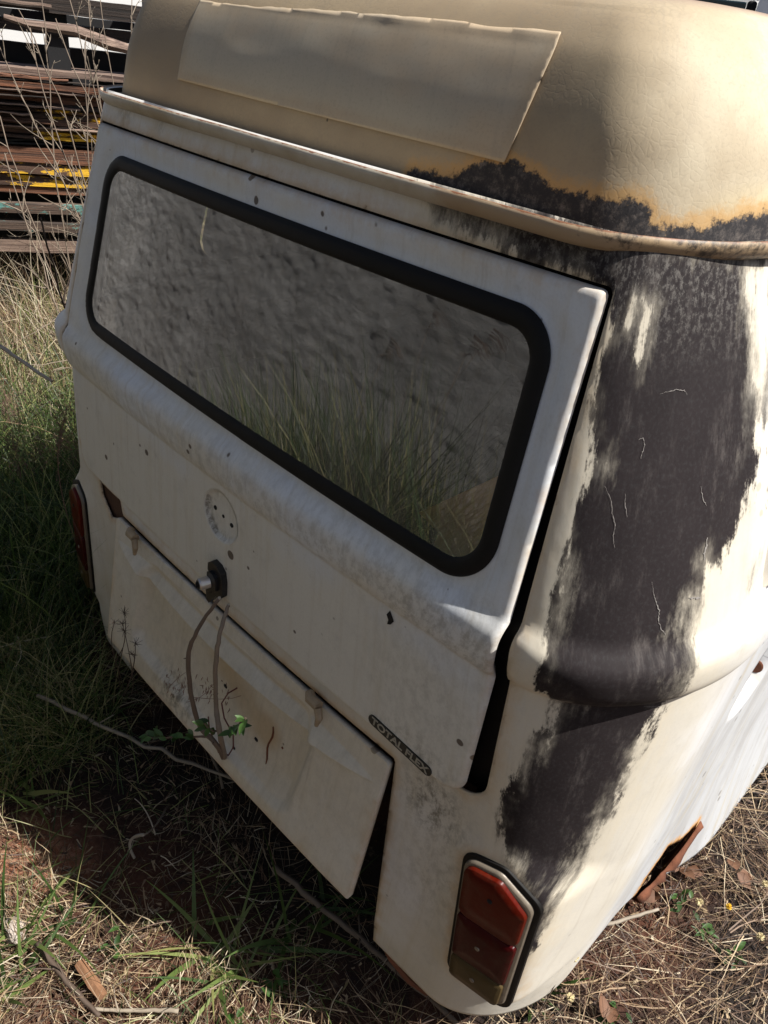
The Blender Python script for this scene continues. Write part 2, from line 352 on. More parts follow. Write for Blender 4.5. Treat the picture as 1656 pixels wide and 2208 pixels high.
def glass_mat(name,dust=.25,tint=(.85,.86,.82),boost=2.0):
    n=N(name); t=n.t; t.nodes.remove(n.b)
    tr=n.node('ShaderNodeBsdfTransparent'); tr.inputs[0].default_value=(*tint,1)
    gl=n.node('ShaderNodeBsdfGlossy'); gl.inputs['Roughness'].default_value=.012
    fr=n.node('ShaderNodeFresnel'); fr.inputs[0].default_value=1.55
    nb=n.bump(n.noise(2.2,2),.02,.01); t.links.new(nb,gl.inputs['Normal'])
    f=n.math('MULTIPLY',fr.outputs[0],boost*2); n.t.nodes[f.node.name].use_clamp=True
    m1=n.node('ShaderNodeMixShader'); t.links.new(f,m1.inputs[0]); t.links.new(tr.outputs[0],m1.inputs[1]); t.links.new(gl.outputs[0],m1.inputs[2])
    df=n.node('ShaderNodeBsdfDiffuse'); df.inputs[0].default_value=(.40,.35,.29,1)
    d=n.math('MULTIPLY',n.math('ADD',n.math('MULTIPLY',n.noise(160,5),.6),n.math('ADD',n.math('MULTIPLY',n.ss(.35,.75,n.noise(1,7,n.mapv(None,(5,1,1.5),rot=(0,.35,0)))),.9),n.math('MULTIPLY',n.ss(.35,.7,n.noise(1,6,n.mapv(None,(60,1,3)))),.35))),dust)
    m2=n.node('ShaderNodeMixShader'); t.links.new(d,m2.inputs[0]); t.links.new(m1.outputs[0],m2.inputs[1]); t.links.new(df.outputs[0],m2.inputs[2])
    t.links.new(m2.outputs[0],n.out.inputs[0]); return n.m
M_glass=glass_mat('dirty_rear_glass'); M_sglass=glass_mat('side_glass',.04,(.95,.96,.94),.5)
def lens_mat(name,col):
    n=N(name); c=n.mix(n.noise(35,6),tuple(x*.6 for x in col),tuple(min(1,x*1.25) for x in col))
    c=n.mix(n.math('MULTIPLY',n.ss(.45,.75,n.noise(70,7)),.2),c,(.035,.05,.03))
    rib=n.node('ShaderNodeTexWave',bands_direction='X'); n.put(rib.inputs[0],n.tc); rib.inputs['Scale'].default_value=45
    nb=n.bump(rib.outputs['Fac'],.12,.0006); nb=n.bump(n.noise(90,5),.2,.0015,nb)
    return n.fin(c,.33,nb,Specular_IOR_Level=.12)
M_amber=lens_mat('amber_lens',(.085,.0055,.0015)); M_red=lens_mat('red_lens',(.045,.001,.002)); M_clear=lens_mat('yellowed_clear_lens',(.075,.05,.02))
M_bezel=plain('grey_bezel',(.17,.14,.105),.4,.15,.4,30,.2); M_chrome=plain('worn_chrome',(.55,.52,.48),.3,.8)
M_rust=plain('brown_rust',(.16,.055,.025),.9,var=.6,scale=35,bump=.6); M_orust=plain('orange_rust',(.45,.19,.06),.9,var=.5,scale=40,bump=.5)
# ---------------- van ----------------
VL=(0,2.1,GZ)
van=thing('abandoned_van','abandoned cream white van seen from behind, black burnt stain down its right rear corner','van',VL)
BLACK=[(0.3, 1.66), (0.6, 1.67), (1.15, 1.67), (1.1, 1.6), (0.985, 1.511), (0.975, 1.459), (0.955, 1.406), (0.947, 1.376), (0.941, 1.342), (0.907, 1.315), (0.885, 1.291), (0.874, 1.251), (0.863, 1.219), (0.867, 1.196), (0.87, 1.169), (0.861, 1.099), (0.847, 1.078), (0.844, 1.036), (0.844, 0.982), (0.845, 0.885), (0.836, 0.836), (0.82, 0.775), (0.831, 0.712), (0.821, 0.648), (0.813, 0.578), (0.792, 0.583), (0.776, 0.656), (0.747, 0.709), (0.704, 0.761), (0.669, 0.782), (0.648, 0.814), (0.65, 0.866), (0.656, 0.918), (0.672, 0.981), (0.682, 1.02), (0.709, 1.054), (0.706, 1.087), (0.668, 1.125), (0.65, 1.146), (0.655, 1.179), (0.651, 1.208), (0.658, 1.231), (0.657, 1.279), (0.654, 1.331), (0.649, 1.374), (0.667, 1.399), (0.682, 1.423), (0.672, 1.442), (0.65, 1.47), (0.652, 1.52), (0.658, 1.56), (0.65, 1.606), (0.554, 1.604), (0.474, 1.608), (0.402, 1.617), (0.35, 1.622)]
BLACK2=[(.965,1.62),(1.3,1.62),(1.2,1.5),(1.05,1.46),(1.01,1.38),(1.0,1.30),(.97,1.24),(.955,1.27),(.97,1.33),(.975,1.4)]
WST=[[(.948,1.63),(.978,1.63),(.975,1.53),(.962,1.44),(.957,1.40),(.952,1.47)],[(.985,1.63),(1.03,1.63),(1.01,1.50),(.99,1.46)],[(.925,1.63),(.940,1.63),(.936,1.57)],[(.73,1.595),(.742,1.60),(.728,1.545),(.72,1.54)],[(.70,1.60),(.71,1.60),(.70,1.575)]]
def black_of(s,z):
    d=black_0(s,z)
    for w_ in WST: d=np.maximum(d,-sd_poly(s,z,w_)*1.6+.004)
    return d
def black_0(s,z): return np.minimum(sd_poly(s,z,BLACK),np.maximum(sd_poly(s,z,BLACK2),0)+.012)
LAMP=[(.628,.745),(.695,.757),(.757,.722),(.768,.41),(.655,.415)]
def lamp_y(x): return .030+(np.abs(x)-.64)*.22
LIDH=[(-.463,.80),(.463,.80),(.487,.10),(-.487,.10)]
TEAR=[(-.548,.84),(-.44,.84),(-.43,.775),(-.452,.778),(-.500,.757),(-.54,.797)]
RTEAR=[(1.424,.392),(1.36,.372),(1.285,.405),(1.25,.33),(1.25,.20),(1.30,.20),(1.34,.29),(1.385,.34)]
HOP=[(-.572,1.607),(.572,1.607),(.617,1.20),(.633,.85),(-.633,.85),(-.622,1.20)]
SW=[[(.46,1.25),(1.55,1.25),(1.55,1.575),(.47,1.575)],[(1.70,1.245),(2.55,1.245),(2.55,1.575),(1.70,1.575)],[(2.70,1.245),(3.45,1.245),(3.35,1.575),(2.70,1.575)]]
WS=[(-.66,1.24),(.66,1.24),(.58,1.60),(-.58,1.60)]
def zwarp(s,z):   # the sill hangs lower and flares ahead of the rear corner
    t=sstep(1.15,1.6,np.abs(s)); k=np.clip((.6-z)/.35,0,1)
    return z-t*k*.10, t*k**1.3*.055
def body_xyz(s,z):
    ax=np.abs(s); back=ax<=SM; t=np.where(back,ax,2*SM-ax)
    z2,fl=zwarp(t,z)
    x,y=surf(t,z)
    y=np.where(back,y,4.24-y)
    x=x+fl
    # lamp pod
    d=sd_round(x,z2,LAMP,.03); wgt=sstep(.05,.0,d)*(back&(y<.4))
    y=np.where(back,y*(1-wgt)+np.minimum(y,lamp_y(x)+.002)*wgt,y)
    # dent field
    nrm=.004*(vnoise(s*2.2+9,z*2.2,3,3)-.5)*(ax>.66)
    # soft embossed vertical fold behind the rear corner pillar
    fo=.010*sstep(.925,.97,t)*sstep(1.22,1.3,z)*sstep(1.62,1.5,z)
    x=x+nrm+fo*.6
    # swage pressing low on the side
    # fuel flap dish
    df=np.hypot(t-1.245,z-.935)
    x=x-.045*sstep(.086,.078,df)*(s>0)*back
    return np.stack([x*np.where(s<0,-1,1),y,z2],-1)
def sd_hatch(x,z,P,r=.045):
    return np.where(z>1.3,sd_round(x,z,P,.010),sd_round(x,z,P,r))
def body_sdf(s,z):
    ax=np.abs(s); t=np.minimum(ax,2*SM-ax); x,y=surf(t,z); x=x*np.sign(s); rear=ax<1.02; fr=ax>2*SM-1.15
    y=np.where(ax<=SM,y,4.24-y)
    d=np.full(s.shape,9.)
    d=np.where(rear,np.minimum(d,sd_hatch(x,z,HOP)),d)
    d=np.where(rear,np.minimum(d,sd_poly(x,z,LIDH)),d)
    d=np.where(rear,np.minimum(d,sd_poly(x,z,TEAR)),d)
    d=np.where(fr,np.minimum(d,sd_round(x,z,WS,.06)),d)
    side=~rear&~fr
    for q in SW: d=np.where(side,np.minimum(d,sd_round(y+np.where((s>0)&(y<1.2),-.24*sstep(1.2,.4,y),0),z,q,.07)),d)
    d=np.where(s>0,np.minimum(d,sd_poly(s,z,RTEAR)),d)
    return d
def lin(a,b,h): return np.linspace(a,b,max(2,int(round((b-a)/h))+1))
def common(s,z,**k):
    a=dict(s=s,zz=z,black=np.full(len(s),1.),edge=np.full(len(s),1.),fade=np.zeros(len(s)),grime=np.zeros(len(s)),rust=np.full(len(s),1.)); a.update(k); return a
Zb=np.unique(np.concatenate([lin(.25,1.1075,.0085),[1.1075,1.1125],lin(1.1125,1.66,.0085)]).round(5))
Sb=np.unique(np.concatenate([-lin(1.2,2*SM-.0,.04),-lin(0,1.2,.0085),lin(0,1.5,.0085),lin(1.5,2*SM,.04)]).round(5))
V,F,s,z=grid_panel(Sb,Zb,body_sdf,body_xyz,'out')
d0=body_sdf(s,z)
fade=sstep(.5,.7,s)*sstep(1.05,.85,s)*.6+.2*(z<.9)
grime=.9*sstep(.10,0,np.hypot((s-.515)/1.0,(z-.775)/1.1))+.35*sstep(.16,0,np.hypot(s-.56,(z-.62)/1.6))+.5*sstep(.05,0,np.hypot(s+.52,z-1.625))+.5*sstep(.03,0,np.hypot(s+.38,z-1.63))
lampe=sd_round(np.abs(V[:,0]),V[:,2],LAMP,.03)+np.where((V[:,1]<.4)&(s>0),0,1)
tearr=np.where(s>0,sd_poly(s,z,RTEAR),1.)+.0
body=mk('body',V,F,M_body,van,True,common(s,z,black=black_of(s,z),edge=np.minimum(np.abs(d0)+.004,np.abs(lampe)+.004)+.5*(s>1.2),fade=fade,grime=grime,rust=np.where(tearr<.03,tearr*.7-.002,1)))
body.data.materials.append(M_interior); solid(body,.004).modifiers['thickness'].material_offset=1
# gutter-height panel strip seam, rubber channel in the hatch opening
def jamb(s,z):
    x,y=surf(s,z); return np.stack([x,y+.028,z],-1)
jd=lambda s,z: np.maximum(sd_hatch(surf(s,z)[0],z,HOP)-.012,-(sd_hatch(surf(s,z)[0],z,HOP)+.075))
V,F,s,z=grid_panel(lin(-.86,.86,.012),lin(.80,1.65,.012),jd,jamb)
mk('door_jamb',V,F,M_rubber,van)
# ---- tailgate ----
HP=[(-.568,1.603),(.568,1.603),(.6115,1.20),(.6175,.848),(-.6175,.848),(-.6115,1.20)]
WIN=[(-.515,1.562),(.529,1.562),(.566,1.212),(-.546,1.222)]
def hx(x,y,z):   # the tailgate hangs askew: swung left and slightly ajar at its lower right
    k=(1.607-z)/.76
    return np.stack([x-.0165*k, y-.004-.010*k*(x+.62)/1.24, z-.008*k],-1)
def hatch_y(s,z):
    x,y=surf(s,z)
    dw=sd_round(x,z,WIN,.068)
    y=y+.007*sstep(.034,.006,dw)                                   # pressed recess round the glass
    dd=-sd_hatch(x,z,HP); y=y+.006*sstep(.006,0,dd)            # rolled edge
    y=y+.0025*(vnoise(s*3+3,z*3,11,3)-.5)
    return x,y
def hplace(s,z):
    x,y=hatch_y(s,z); return hx(x,y,z)
hsdf=lambda s,z: np.maximum(sd_hatch(surf(s,z)[0],z,HP),-(sd_round(surf(s,z)[0],z,WIN,.068)+.012))
holes=[(-.024,1.040,.0042),(0,1.036,.0035),(.024,1.032,.0042),(.425,1.095,.0065)]
def hsdf2(s,z):
    d=hsdf(s,z); x=surf(s,z)[0]
    return np.maximum(d,.0525-np.hypot(x,z-1.038))
Zh=np.unique(np.concatenate([lin(.84,1.1075,.0052),[1.1075,1.1125],lin(1.1125,1.61,.0062)]).round(5))
V,F,s,z=grid_panel(lin(-.80,.80,.0052),Zh,hsdf2,hplace)
x_=surf(s,z)[0]; de=-sd_hatch(x_,z,HP)
gr=.55*sstep(1.25,1.15,z)*sstep(1.10,1.12,z)*(.35+.65*vnoise(s*2,z*6,5,3))+.65*sstep(.13,0,np.hypot(s-.50,(z-.855)/.6))+.25*sstep(.2,0,np.hypot(s-.5,z-1.0))
tg=mk('tailgate',V,F,M_hatch,van,True,common(s,z,edge=de+.010+.5*((z<1.5)&(s<.55))+.004*(z<1.5),fade=.55*sstep(1.11,1.0,z)+.15,grime=gr,rust=np.where(np.abs(z-1.110)<.0035,.010+.02*vnoise(s*14,s*0,8,3),1.)))
solid(tg,.016)
def onh(x,z,off=0.):
    """point on the tailgate skin, off = outwards"""
    s_=s_of_x(np.array([x]),np.array([z])); X,Y=hatch_y(s_,np.array([z])); return hx(X,Y-off,np.array([z]))[0]
# round dish left by the missing emblem
DR=[(.0535,-.0006),(.0522,.0000),(.0508,.0015),(.0494,.0038),(.0478,.0060),(.0460,.0072),(.0435,.0077),(.03,.0072),(.015,.0068),(.0004,.0066)]; nd=64; V=[];F=[];G_=[]
for r_,dp in DR:
    t_=np.linspace(0,2*np.pi,nd,endpoint=False); X_=r_*np.cos(t_); Z_=1.038+r_*np.sin(t_); s_=s_of_x(X_,Z_); xx,yy=hatch_y(s_,Z_); V.append(hx(xx,yy+dp,Z_)); G_.append(np.where((r_>.041)&(r_<.0512),.9,.1)*sstep(.6,-.9,np.cos(t_-.5))+.05)  # dark crescent on the lower left wall: the dish's shade put into the colour
V=np.concatenate(V); idx=np.arange(len(DR)*nd).reshape(len(DR),nd); F=np.stack([idx[:-1],np.roll(idx,-1,1)[:-1],np.roll(idx,-1,1)[1:],idx[1:]],-1).reshape(-1,4)
mk('emblem_recess',V,F,M_hatch,tg,True,common(V[:,0]+.004,V[:,2],fade=np.full(len(V),.3),grime=np.concatenate(G_)))
# window rubber and glass
sw,wwid=.0,.027
def seal_place(s,z):
    x,y=surf(s,z); d=-sd_round(x,z,WIN,.068); t=np.clip(d/wwid,0,1)
    h=.0065*np.sqrt(np.clip(1-(2*t-1)**2,0,1))*(1-.25*t)
    return hx(x,y+.005-h,z)
V,F,s,z=grid_panel(lin(-.70,.70,.0045),lin(1.21,1.575,.0045),lambda s,z: np.maximum(sd_round(surf(s,z)[0],z,WIN,.068),-(sd_round(surf(s,z)[0],z,WIN,.068)+wwid)),seal_place)
mk('window_seal',V,F,M_rubber,tg)
def glass_place(s,z):
    x,y=surf(s,z); return hx(x,y+.0045,z)
V,F,s,z=grid_panel(lin(-.68,.68,.02),lin(1.225,1.56,.02),lambda s,z: sd_round(surf(s,z)[0],z,WIN,.068)+.022,glass_place)
mk('rear_window',V,F,M_glass,tg)
# screw holes in the dish and the stray hole on the right
for hx_,hz,hr in [(-.026,1.042,.0046),(0,1.037,.0036),(.026,1.031,.0046)]:
    b=MB(); p=onh(hx_,hz,.0008-.0072); b.lathe(p,(0,-1,0),[(-.002,hr),(.0006,hr),(.0008,hr*.6)],14); b.build('screw_hole',M_dark,tg)
b=MB(); p=onh(.428,1.088,.0006); b.prism([(p[0]-.007,p[2]+.004),(p[0]-.002,p[2]+.014),(p[0]+.004,p[2]+.006),(p[0]+.008,p[2]+.0),(p[0]+.003,p[2]-.009),(p[0]-.003,p[2]-.012),(p[0]-.002,p[2]-.003)],p[1],p[1]-.0012); b.build('rust_hole',M_dark,tg)
# latch: black backing plate, lever and chrome barrel
p=onh(0,.893,0)
lt=MB(); pl=[(1.3*a_,1.12*b_) for a_,b_ in [(-.013,.030),(-.004,.038),(.010,.036),(.020,.026),(.023,.006),(.022,-.022),(.016,-.030),(.006,-.030),(-.002,-.042),(-.008,-.052),(-.013,-.060),(-.019,-.056),(-.020,-.040),(-.016,-.016),(-.016,.0),(-.010,.008),(-.014,.016)]]
lt.prism([(p[0]-.004+a,p[2]+c_) for a,c_ in pl],p[1]-.013,p[1]+.002)
lt.prism([(p[0]-.004+a*.6,p[2]+c_*.55) for a,c_ in pl],p[1]-.020,p[1]-.012)
la=lt.build('latch_plate',plain('black_plastic',(.010,.010,.011),.42),tg)
b=MB(); q=p+np.array([-.010,-.018,-.004]); b.lathe(q,(-.25,-1,-.05),[(0,.0125),(.018,.0125),(.021,.0115),(.0215,.009)],22); b.build('lock_barrel',M_chrome,tg)
b=MB(); q2=q+np.array([-.25,-1,-.05])/1.03*.0222; b.lathe(q2,(-.25,-1,-.05),[(0,.0088),(.0006,.0085)],20); b.box(q2+np.array([-.001,-.002,0]),(.0012,.002,.006)); b.build('key_slot',M_dark,tg)
# lettering plate
p0=onh(.409+.0125,.872,0.001); p1=onh(.560,.8585,0.001); ctr=(p0+p1)/2; ax=(p1-p0); ln=np.linalg.norm(ax); ax/=ln
upv=np.array([0,.02,1.]); upv-=ax*(upv@ax); upv/=np.linalg.norm(upv); nn=np.cross(ax,upv)
hw,hh=ln/2,.0105; P=[]
for k in range(9): t=-math.pi/2+math.pi*k/8; P.append((hw-hh+hh*math.cos(t),hh*math.sin(t)))
for k in range(9): t=math.pi/2+math.pi*k/8; P.append((-hw+hh+hh*math.cos(t),hh*math.sin(t)))
outn=nn if nn[1]<0 else -nn
V=[ctr+ax*a+upv*c_+outn*.0012 for a,c_ in P]+[ctr+ax*a+upv*c_-outn*.002 for a,c_ in P]; n_=len(P)
pl_=mk('lettering_plate',V,[tuple(range(n_)),tuple(range(2*n_-1,n_-1,-1))]+[(i,(i+1)%n_,n_+(i+1)%n_,n_+i) for i in range(n_)],plain('faded_black_vinyl',(.012,.013,.012),.5),tg,False)
fc=bpy.data.curves.new('lettering','FONT'); fc.body='TOTAL FLEX'; fc.size=.0205; fc.align_x='CENTER'; fc.align_y='CENTER'; fc.extrude=.0003; fc.space_character=1.0; fc.offset=.0005
tmp=bpy.data.objects.new('tmp',fc); sc.collection.objects.link(tmp); bpy.context.view_layer.update()
me=bpy.data.meshes.new_from_object(tmp.evaluated_get(bpy.context.evaluated_depsgraph_get())); bpy.data.objects.remove(tmp)
co=np.array([v.co for v in me.vertices]); wd=np.ptp(co[:,0]); kx=(2*hw-.013)/wd
V=[ctr+ax*c_[0]*kx+upv*c_[1]+outn*(.0016+c_[2]) for c_ in co]
mk('lettering',V,[tuple(p_.vertices) for p_ in me.polygons],plain('worn_letter_grey',(.33,.31,.25),.6,var=.6,scale=90),tg,False)
bpy.data.meshes.remove(me)
# ---- engine lid ----
LID=[(-.452,.790),(.458,.790),(.458,.442),(-.452,.442)]
import builtins
def lid_local(s,z):
    x=s; y=.0+BOW*x*x*.9
    w=np.clip(1-np.abs(x/.437)**2.2,0,1); zc=.733-.004*w; hh_=.031*w**.8+.003
    u=(z-zc)/hh_
    rid=.034*w**.85*np.where(u>-.60,np.sqrt(np.clip(1-((u+.60)/1.6)**2,0,1))*np.clip((1.05-u)/1.65,0,1)**.55,sstep(-1,-.60,u))*(np.abs(x)<.436)
    y=y-rid
    REC=[(-.300,.76),(.300,.76),(.262,.468),(-.345,.50)]
    dr=sd_round(x,z,REC,.05); dep=.020*sstep(.006,-.022,dr)*sstep(.44,.56,z+.03*0)
    y=y+dep+.004*sstep(.0,-.02,dr)
    y=y+.002*(vnoise(x*4+5,z*4,21,3)-.5)
    return x,y
a_l=math.atan2(.056,.35)
def lid_place(s,z):
    x,y=lid_local(s,z); h=.79-z
    # hinged along its top edge, bottom swung out towards the viewer
    Y=.012+y*math.cos(a_l)-h*math.sin(a_l)*1.0+.0; Zz=.79-h*math.cos(a_l)-y*math.sin(a_l)
    return np.stack([x,Y,Zz],-1)
lsd=lambda s,z: sd_round(s,z,LID,.008)
V,F,s,z=grid_panel(lin(-.46,.465,.004),lin(.435,.795,.0019),lsd,lid_place)
de=-sd_poly(s,z,LID)
stain=.9*sstep(.17,0,np.hypot(s-.1,(z-.60)*1.3))
el=mk('engine_lid',V,F,M_lid,van,True,common(s,z,edge=de*.8+.012+.010*(z>.7),fade=.25+stain+.9*sstep(.10,0,np.hypot((s+.02)/1.6,z-.665))+.5*sstep(.08,0,np.hypot(s-.17,z-.61)),grime=.8*sstep(.085,0,np.hypot((s+.14)/1.5,z-.49))+.12,rust=np.where(np.abs(s-.13+(z-.60)*.25)<.0018,np.where((z>.52)&(z<.62),-.003,1),1)))
solid(el,.012)
def onl(x,z,off=0.):
    p=lid_place(np.array([x]),np.array([z]))[0]; return p+np.array([0,-off,0])
for x,z,r in [(.005,.612,.006),(.125,.560,.006),(.075,.50,.005),(.20,.60,.003),(-.02,.585,.0028)]:
    b=MB(); b.lathe(onl(x,z,.0007),(0,-1,-.15),[(-.002,r),(.0005,r*.9),(.0007,r*.4)],9); b.build('bolt_hole',M_dark if r>.0045 else M_rust,el)
b=MB(); b.tube([onl(.165+.004*math.sin(k),.628-.012*k,.0012) for k in range(9)],[.0014,.002,.0024,.002,.0018,.002,.0022,.0018,.001],6); b.build('rust_streak',M_rust,el)
for hx0 in (-.345,.285):      # exposed hinge knuckles in the gap
    b=MB(); b.tube([(hx0-.022,.010,.803),(hx0-.012,.002,.803),(hx0+.012,.002,.802)],[.009,.0105,.0105],10)
    b.tube([(hx0+.012,.0,.800),(hx0+.022,-.005,.785),(hx0+.018,-.006,.765)],[.008,.007,.004],8)
    b.build('hinge',plain('rusty_cream_steel',(.33,.25,.16),.7,var=.5,scale=60),el)
b=MB(); b.tube([onl(.045,.640,.004),onl(.03,.620,.012),onl(.022,.59,.018),onl(.04,.565,.02),onl(.075,.545,.018),onl(.085,.52,.016),onl(.08,.495,.014),onl(.055,.485,.012),onl(.0,.50,.01),onl(-.02,.515,.006)],.0016,6); b.build('loose_wire',plain('dark_red_wire',(.10,.015,.012),.5),el)
b=MB(); b.prism([(-.56,.845),(-.40,.845),(-.40,.79),(-.447,.772),(-.500,.745),(-.55,.77)],.040,.047); b.build('rusty_bracket',plain('torn_brown_board',(.075,.035,.02),.95,var=.5,scale=30,bump=.5),van)
# engine bay and load deck inside
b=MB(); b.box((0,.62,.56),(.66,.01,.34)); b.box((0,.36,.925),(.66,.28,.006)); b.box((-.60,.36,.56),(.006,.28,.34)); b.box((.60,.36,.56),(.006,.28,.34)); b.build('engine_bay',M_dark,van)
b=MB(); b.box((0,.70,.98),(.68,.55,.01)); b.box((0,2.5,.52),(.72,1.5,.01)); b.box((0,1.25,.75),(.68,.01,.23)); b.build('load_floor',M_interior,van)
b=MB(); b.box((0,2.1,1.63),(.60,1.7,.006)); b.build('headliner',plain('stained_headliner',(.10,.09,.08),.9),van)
M_vin=plain('grey_vinyl',(.06,.06,.065),.6)
for y_ in (1.95,3.3):
    b=MB(); b.box((0,y_,.80),(.60,.24,.09)); b.box((0,y_+.25,1.05),(.60,.05,.28)); b.build('bench_seat',M_vin,van)
# ---- gutter ----
def outl(s,off=0.,z=1.64,x0=0.,y0=0.):
    """plan outline at gutter height, all the way round; off = outwards"""
    ax_=np.abs(s); t=np.minimum(ax_,2*SM-ax_)
    a_=.15+off; b_=.24+off; W_=.640+off; xc_=W_-a_
    q_=np.clip(t/S1,0,1); ph=np.clip((t-S1)/(S2-S1),0,1)*np.pi/2
    x=xc_*q_+a_*np.sin(ph); yr=BOW*x*x+b_*(1-np.cos(ph))+.112-off
    k=(2.12-BOW*W_*W_-b_-.112+off)/(SM-S2); y=yr+np.maximum(t-S2,0)*k
    y=np.where(ax_<=SM,y,4.24-y); return x*np.where(s<0,-1,1),y
PR=[(-.004,1.642),(.010,1.639),(.021,1.6415),(.0275,1.6475),(.0305,1.655),(.0300,1.6630),(.0275,1.6630),(.0265,1.656),(.022,1.651),(.010,1.648),(-.030,1.650)]
Sg=np.concatenate([-lin(.0,2*SM,.02)[::-1],lin(0,2*SM,.02)[1:]])
V=[];EE=[];SS=[];
for o_,zz_ in PR:
    x,y=outl(Sg,o_); V.append(np.stack([x,y,zz_+.004*(vnoise(Sg*3,Sg*0,31,2)-.5)],-1)); SS.append(Sg); EE.append(np.full(len(Sg),.0 if zz_>1.662 else .02))
k_=len(PR); n_=len(Sg); V=np.concatenate(V); idx=np.arange(k_*n_).reshape(k_,n_)
F=np.stack([idx[:-1,:-1],idx[:-1,1:],idx[1:,1:],idx[1:,:-1]],-1).reshape(-1,4)
sg=np.concatenate(SS)
mk('rain_gutter',V,F,M_gutter,van,True,common(sg,V[:,2],edge=np.concatenate(EE),black=np.where(sg>.62,-.0+.12*np.abs(sg-.86)-.02,.2)))
# ---- roof ----
LV=np.array([(1.648,0),(1.70,.008),(1.75,.018),(1.80,.036),(1.83,.053),(1.86,.083),(1.875,.12),(1.884,.18),(1.889,.27),(1.892,.38),(1.894,.5),(1.895,.62)])
_P=np.vstack([2*LV[0]-LV[1],LV,2*LV[-1]-LV[-2]]); _L=[]
for i in range(1,len(_P)-2):
    for f_ in np.linspace(0,1,12,endpoint=False):
        a,b,c,d=_P[i-1],_P[i],_P[i+1],_P[i+2]; _L.append(.5*(2*b+(c-a)*f_+(2*a-5*b+4*c-d)*f_**2+(3*b-a-3*c+d)*f_**3))
LVD=np.array(_L+[LV[-1]]); LVD[:,0]=np.maximum.accumulate(LVD[:,0])
def roof_xyz(s,z,off=0.):
    tt=np.interp(z,LVD[:,0],LVD[:,1]); a_,b_,W_=.15,.22,.645
    ax_=np.abs(s); SR=2.6; t=np.minimum(ax_,2*SR-ax_)
    xc_=W_-a_; q_=np.clip(t/.5,0,1); ph=np.clip((t-.5)/.32,0,1)*np.pi/2
    x=xc_*q_+a_*np.sin(ph); y=.132+BOW*x*x*.6+b_*(1-np.cos(ph))
    y2=.132+BOW*.6*W_*W_+b_; y=y+np.maximum(t-.82,0)*(2.12-y2)/(SR-.82)
    y=np.where(ax_<=SR,y,4.24-y)
    return np.stack([np.where(s<0,-1,1)*(x+off*.5)*(1-tt/.645),(y-2.12)*(1-tt/2.0)*(1+off/2)+2.12,z],-1)
from itertools import chain
zr=np.unique(LVD[:,0].round(6)); zr=zr[np.concatenate([[True],np.diff(zr)>.0004])]
# smooth the level curve
RB=[(.20,1.60),(.24,1.664),(.30,1.667),(.37,1.695),(.41,1.698),(.44,1.690),(.465,1.684),(.525,1.686),(.59,1.688),(.60,1.673),(.615,1.669),(.665,1.669),(.7,1.678),(.725,1.684),(.80,1.686),(1.0,1.688),(1.3,1.68),(1.3,1.60)]
Sr=np.concatenate([-lin(1.2,5.2,.05)[::-1],lin(-1.2,1.6,.0095)[1:],lin(1.6,5.2,.05)[1:]])
V,F,s,z=grid_panel(Sr,zr,None,roof_xyz)
V[:,0]+=.004*(vnoise(s*3+4,z*8,41,3)-.5)*(np.abs(s)>.6); V[:,1]+=.005*(vnoise(s*3,z*9,42,3)-.5)*(np.abs(s)<.9)
V[:,2]+=.006*(vnoise(V[:,0]*4,V[:,1]*4,43,3)-.5)*(z>1.86)
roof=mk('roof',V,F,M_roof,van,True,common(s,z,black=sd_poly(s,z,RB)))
PT=[(-.333,1.702),(.388,1.6965),(.432,1.834),(-.335,1.82)]
def patch_place(s,z):
    p_=roof_xyz(s,z,.0); d_=-sd_poly(s,z,PT); top=sstep(.012,0,(1.828+.003*s)-z)
    lift=.0035+.003*top*vnoise(s*14,s*0,51,3); p_[:,1]-=lift; p_[:,2]+=lift*.3; p_[:,1]+=.005*(vnoise(s*3,z*9,42,3)-.5); return p_
tops=lambda s: .010*np.clip(vnoise(s*9,s*0,61,4)-.35,0,1)
V,F,s,z=grid_panel(lin(-.36,.46,.0035),lin(1.69,1.84,.004),lambda s,z: sd_poly(s,z+tops(s)*sstep(1.79,1.81,z),PT),patch_place)
pp=mk('patch_panel',V,F,M_patch,van,True,common(s,z,edge=-sd_poly(s,z,PT)))
solid(pp,.0015)
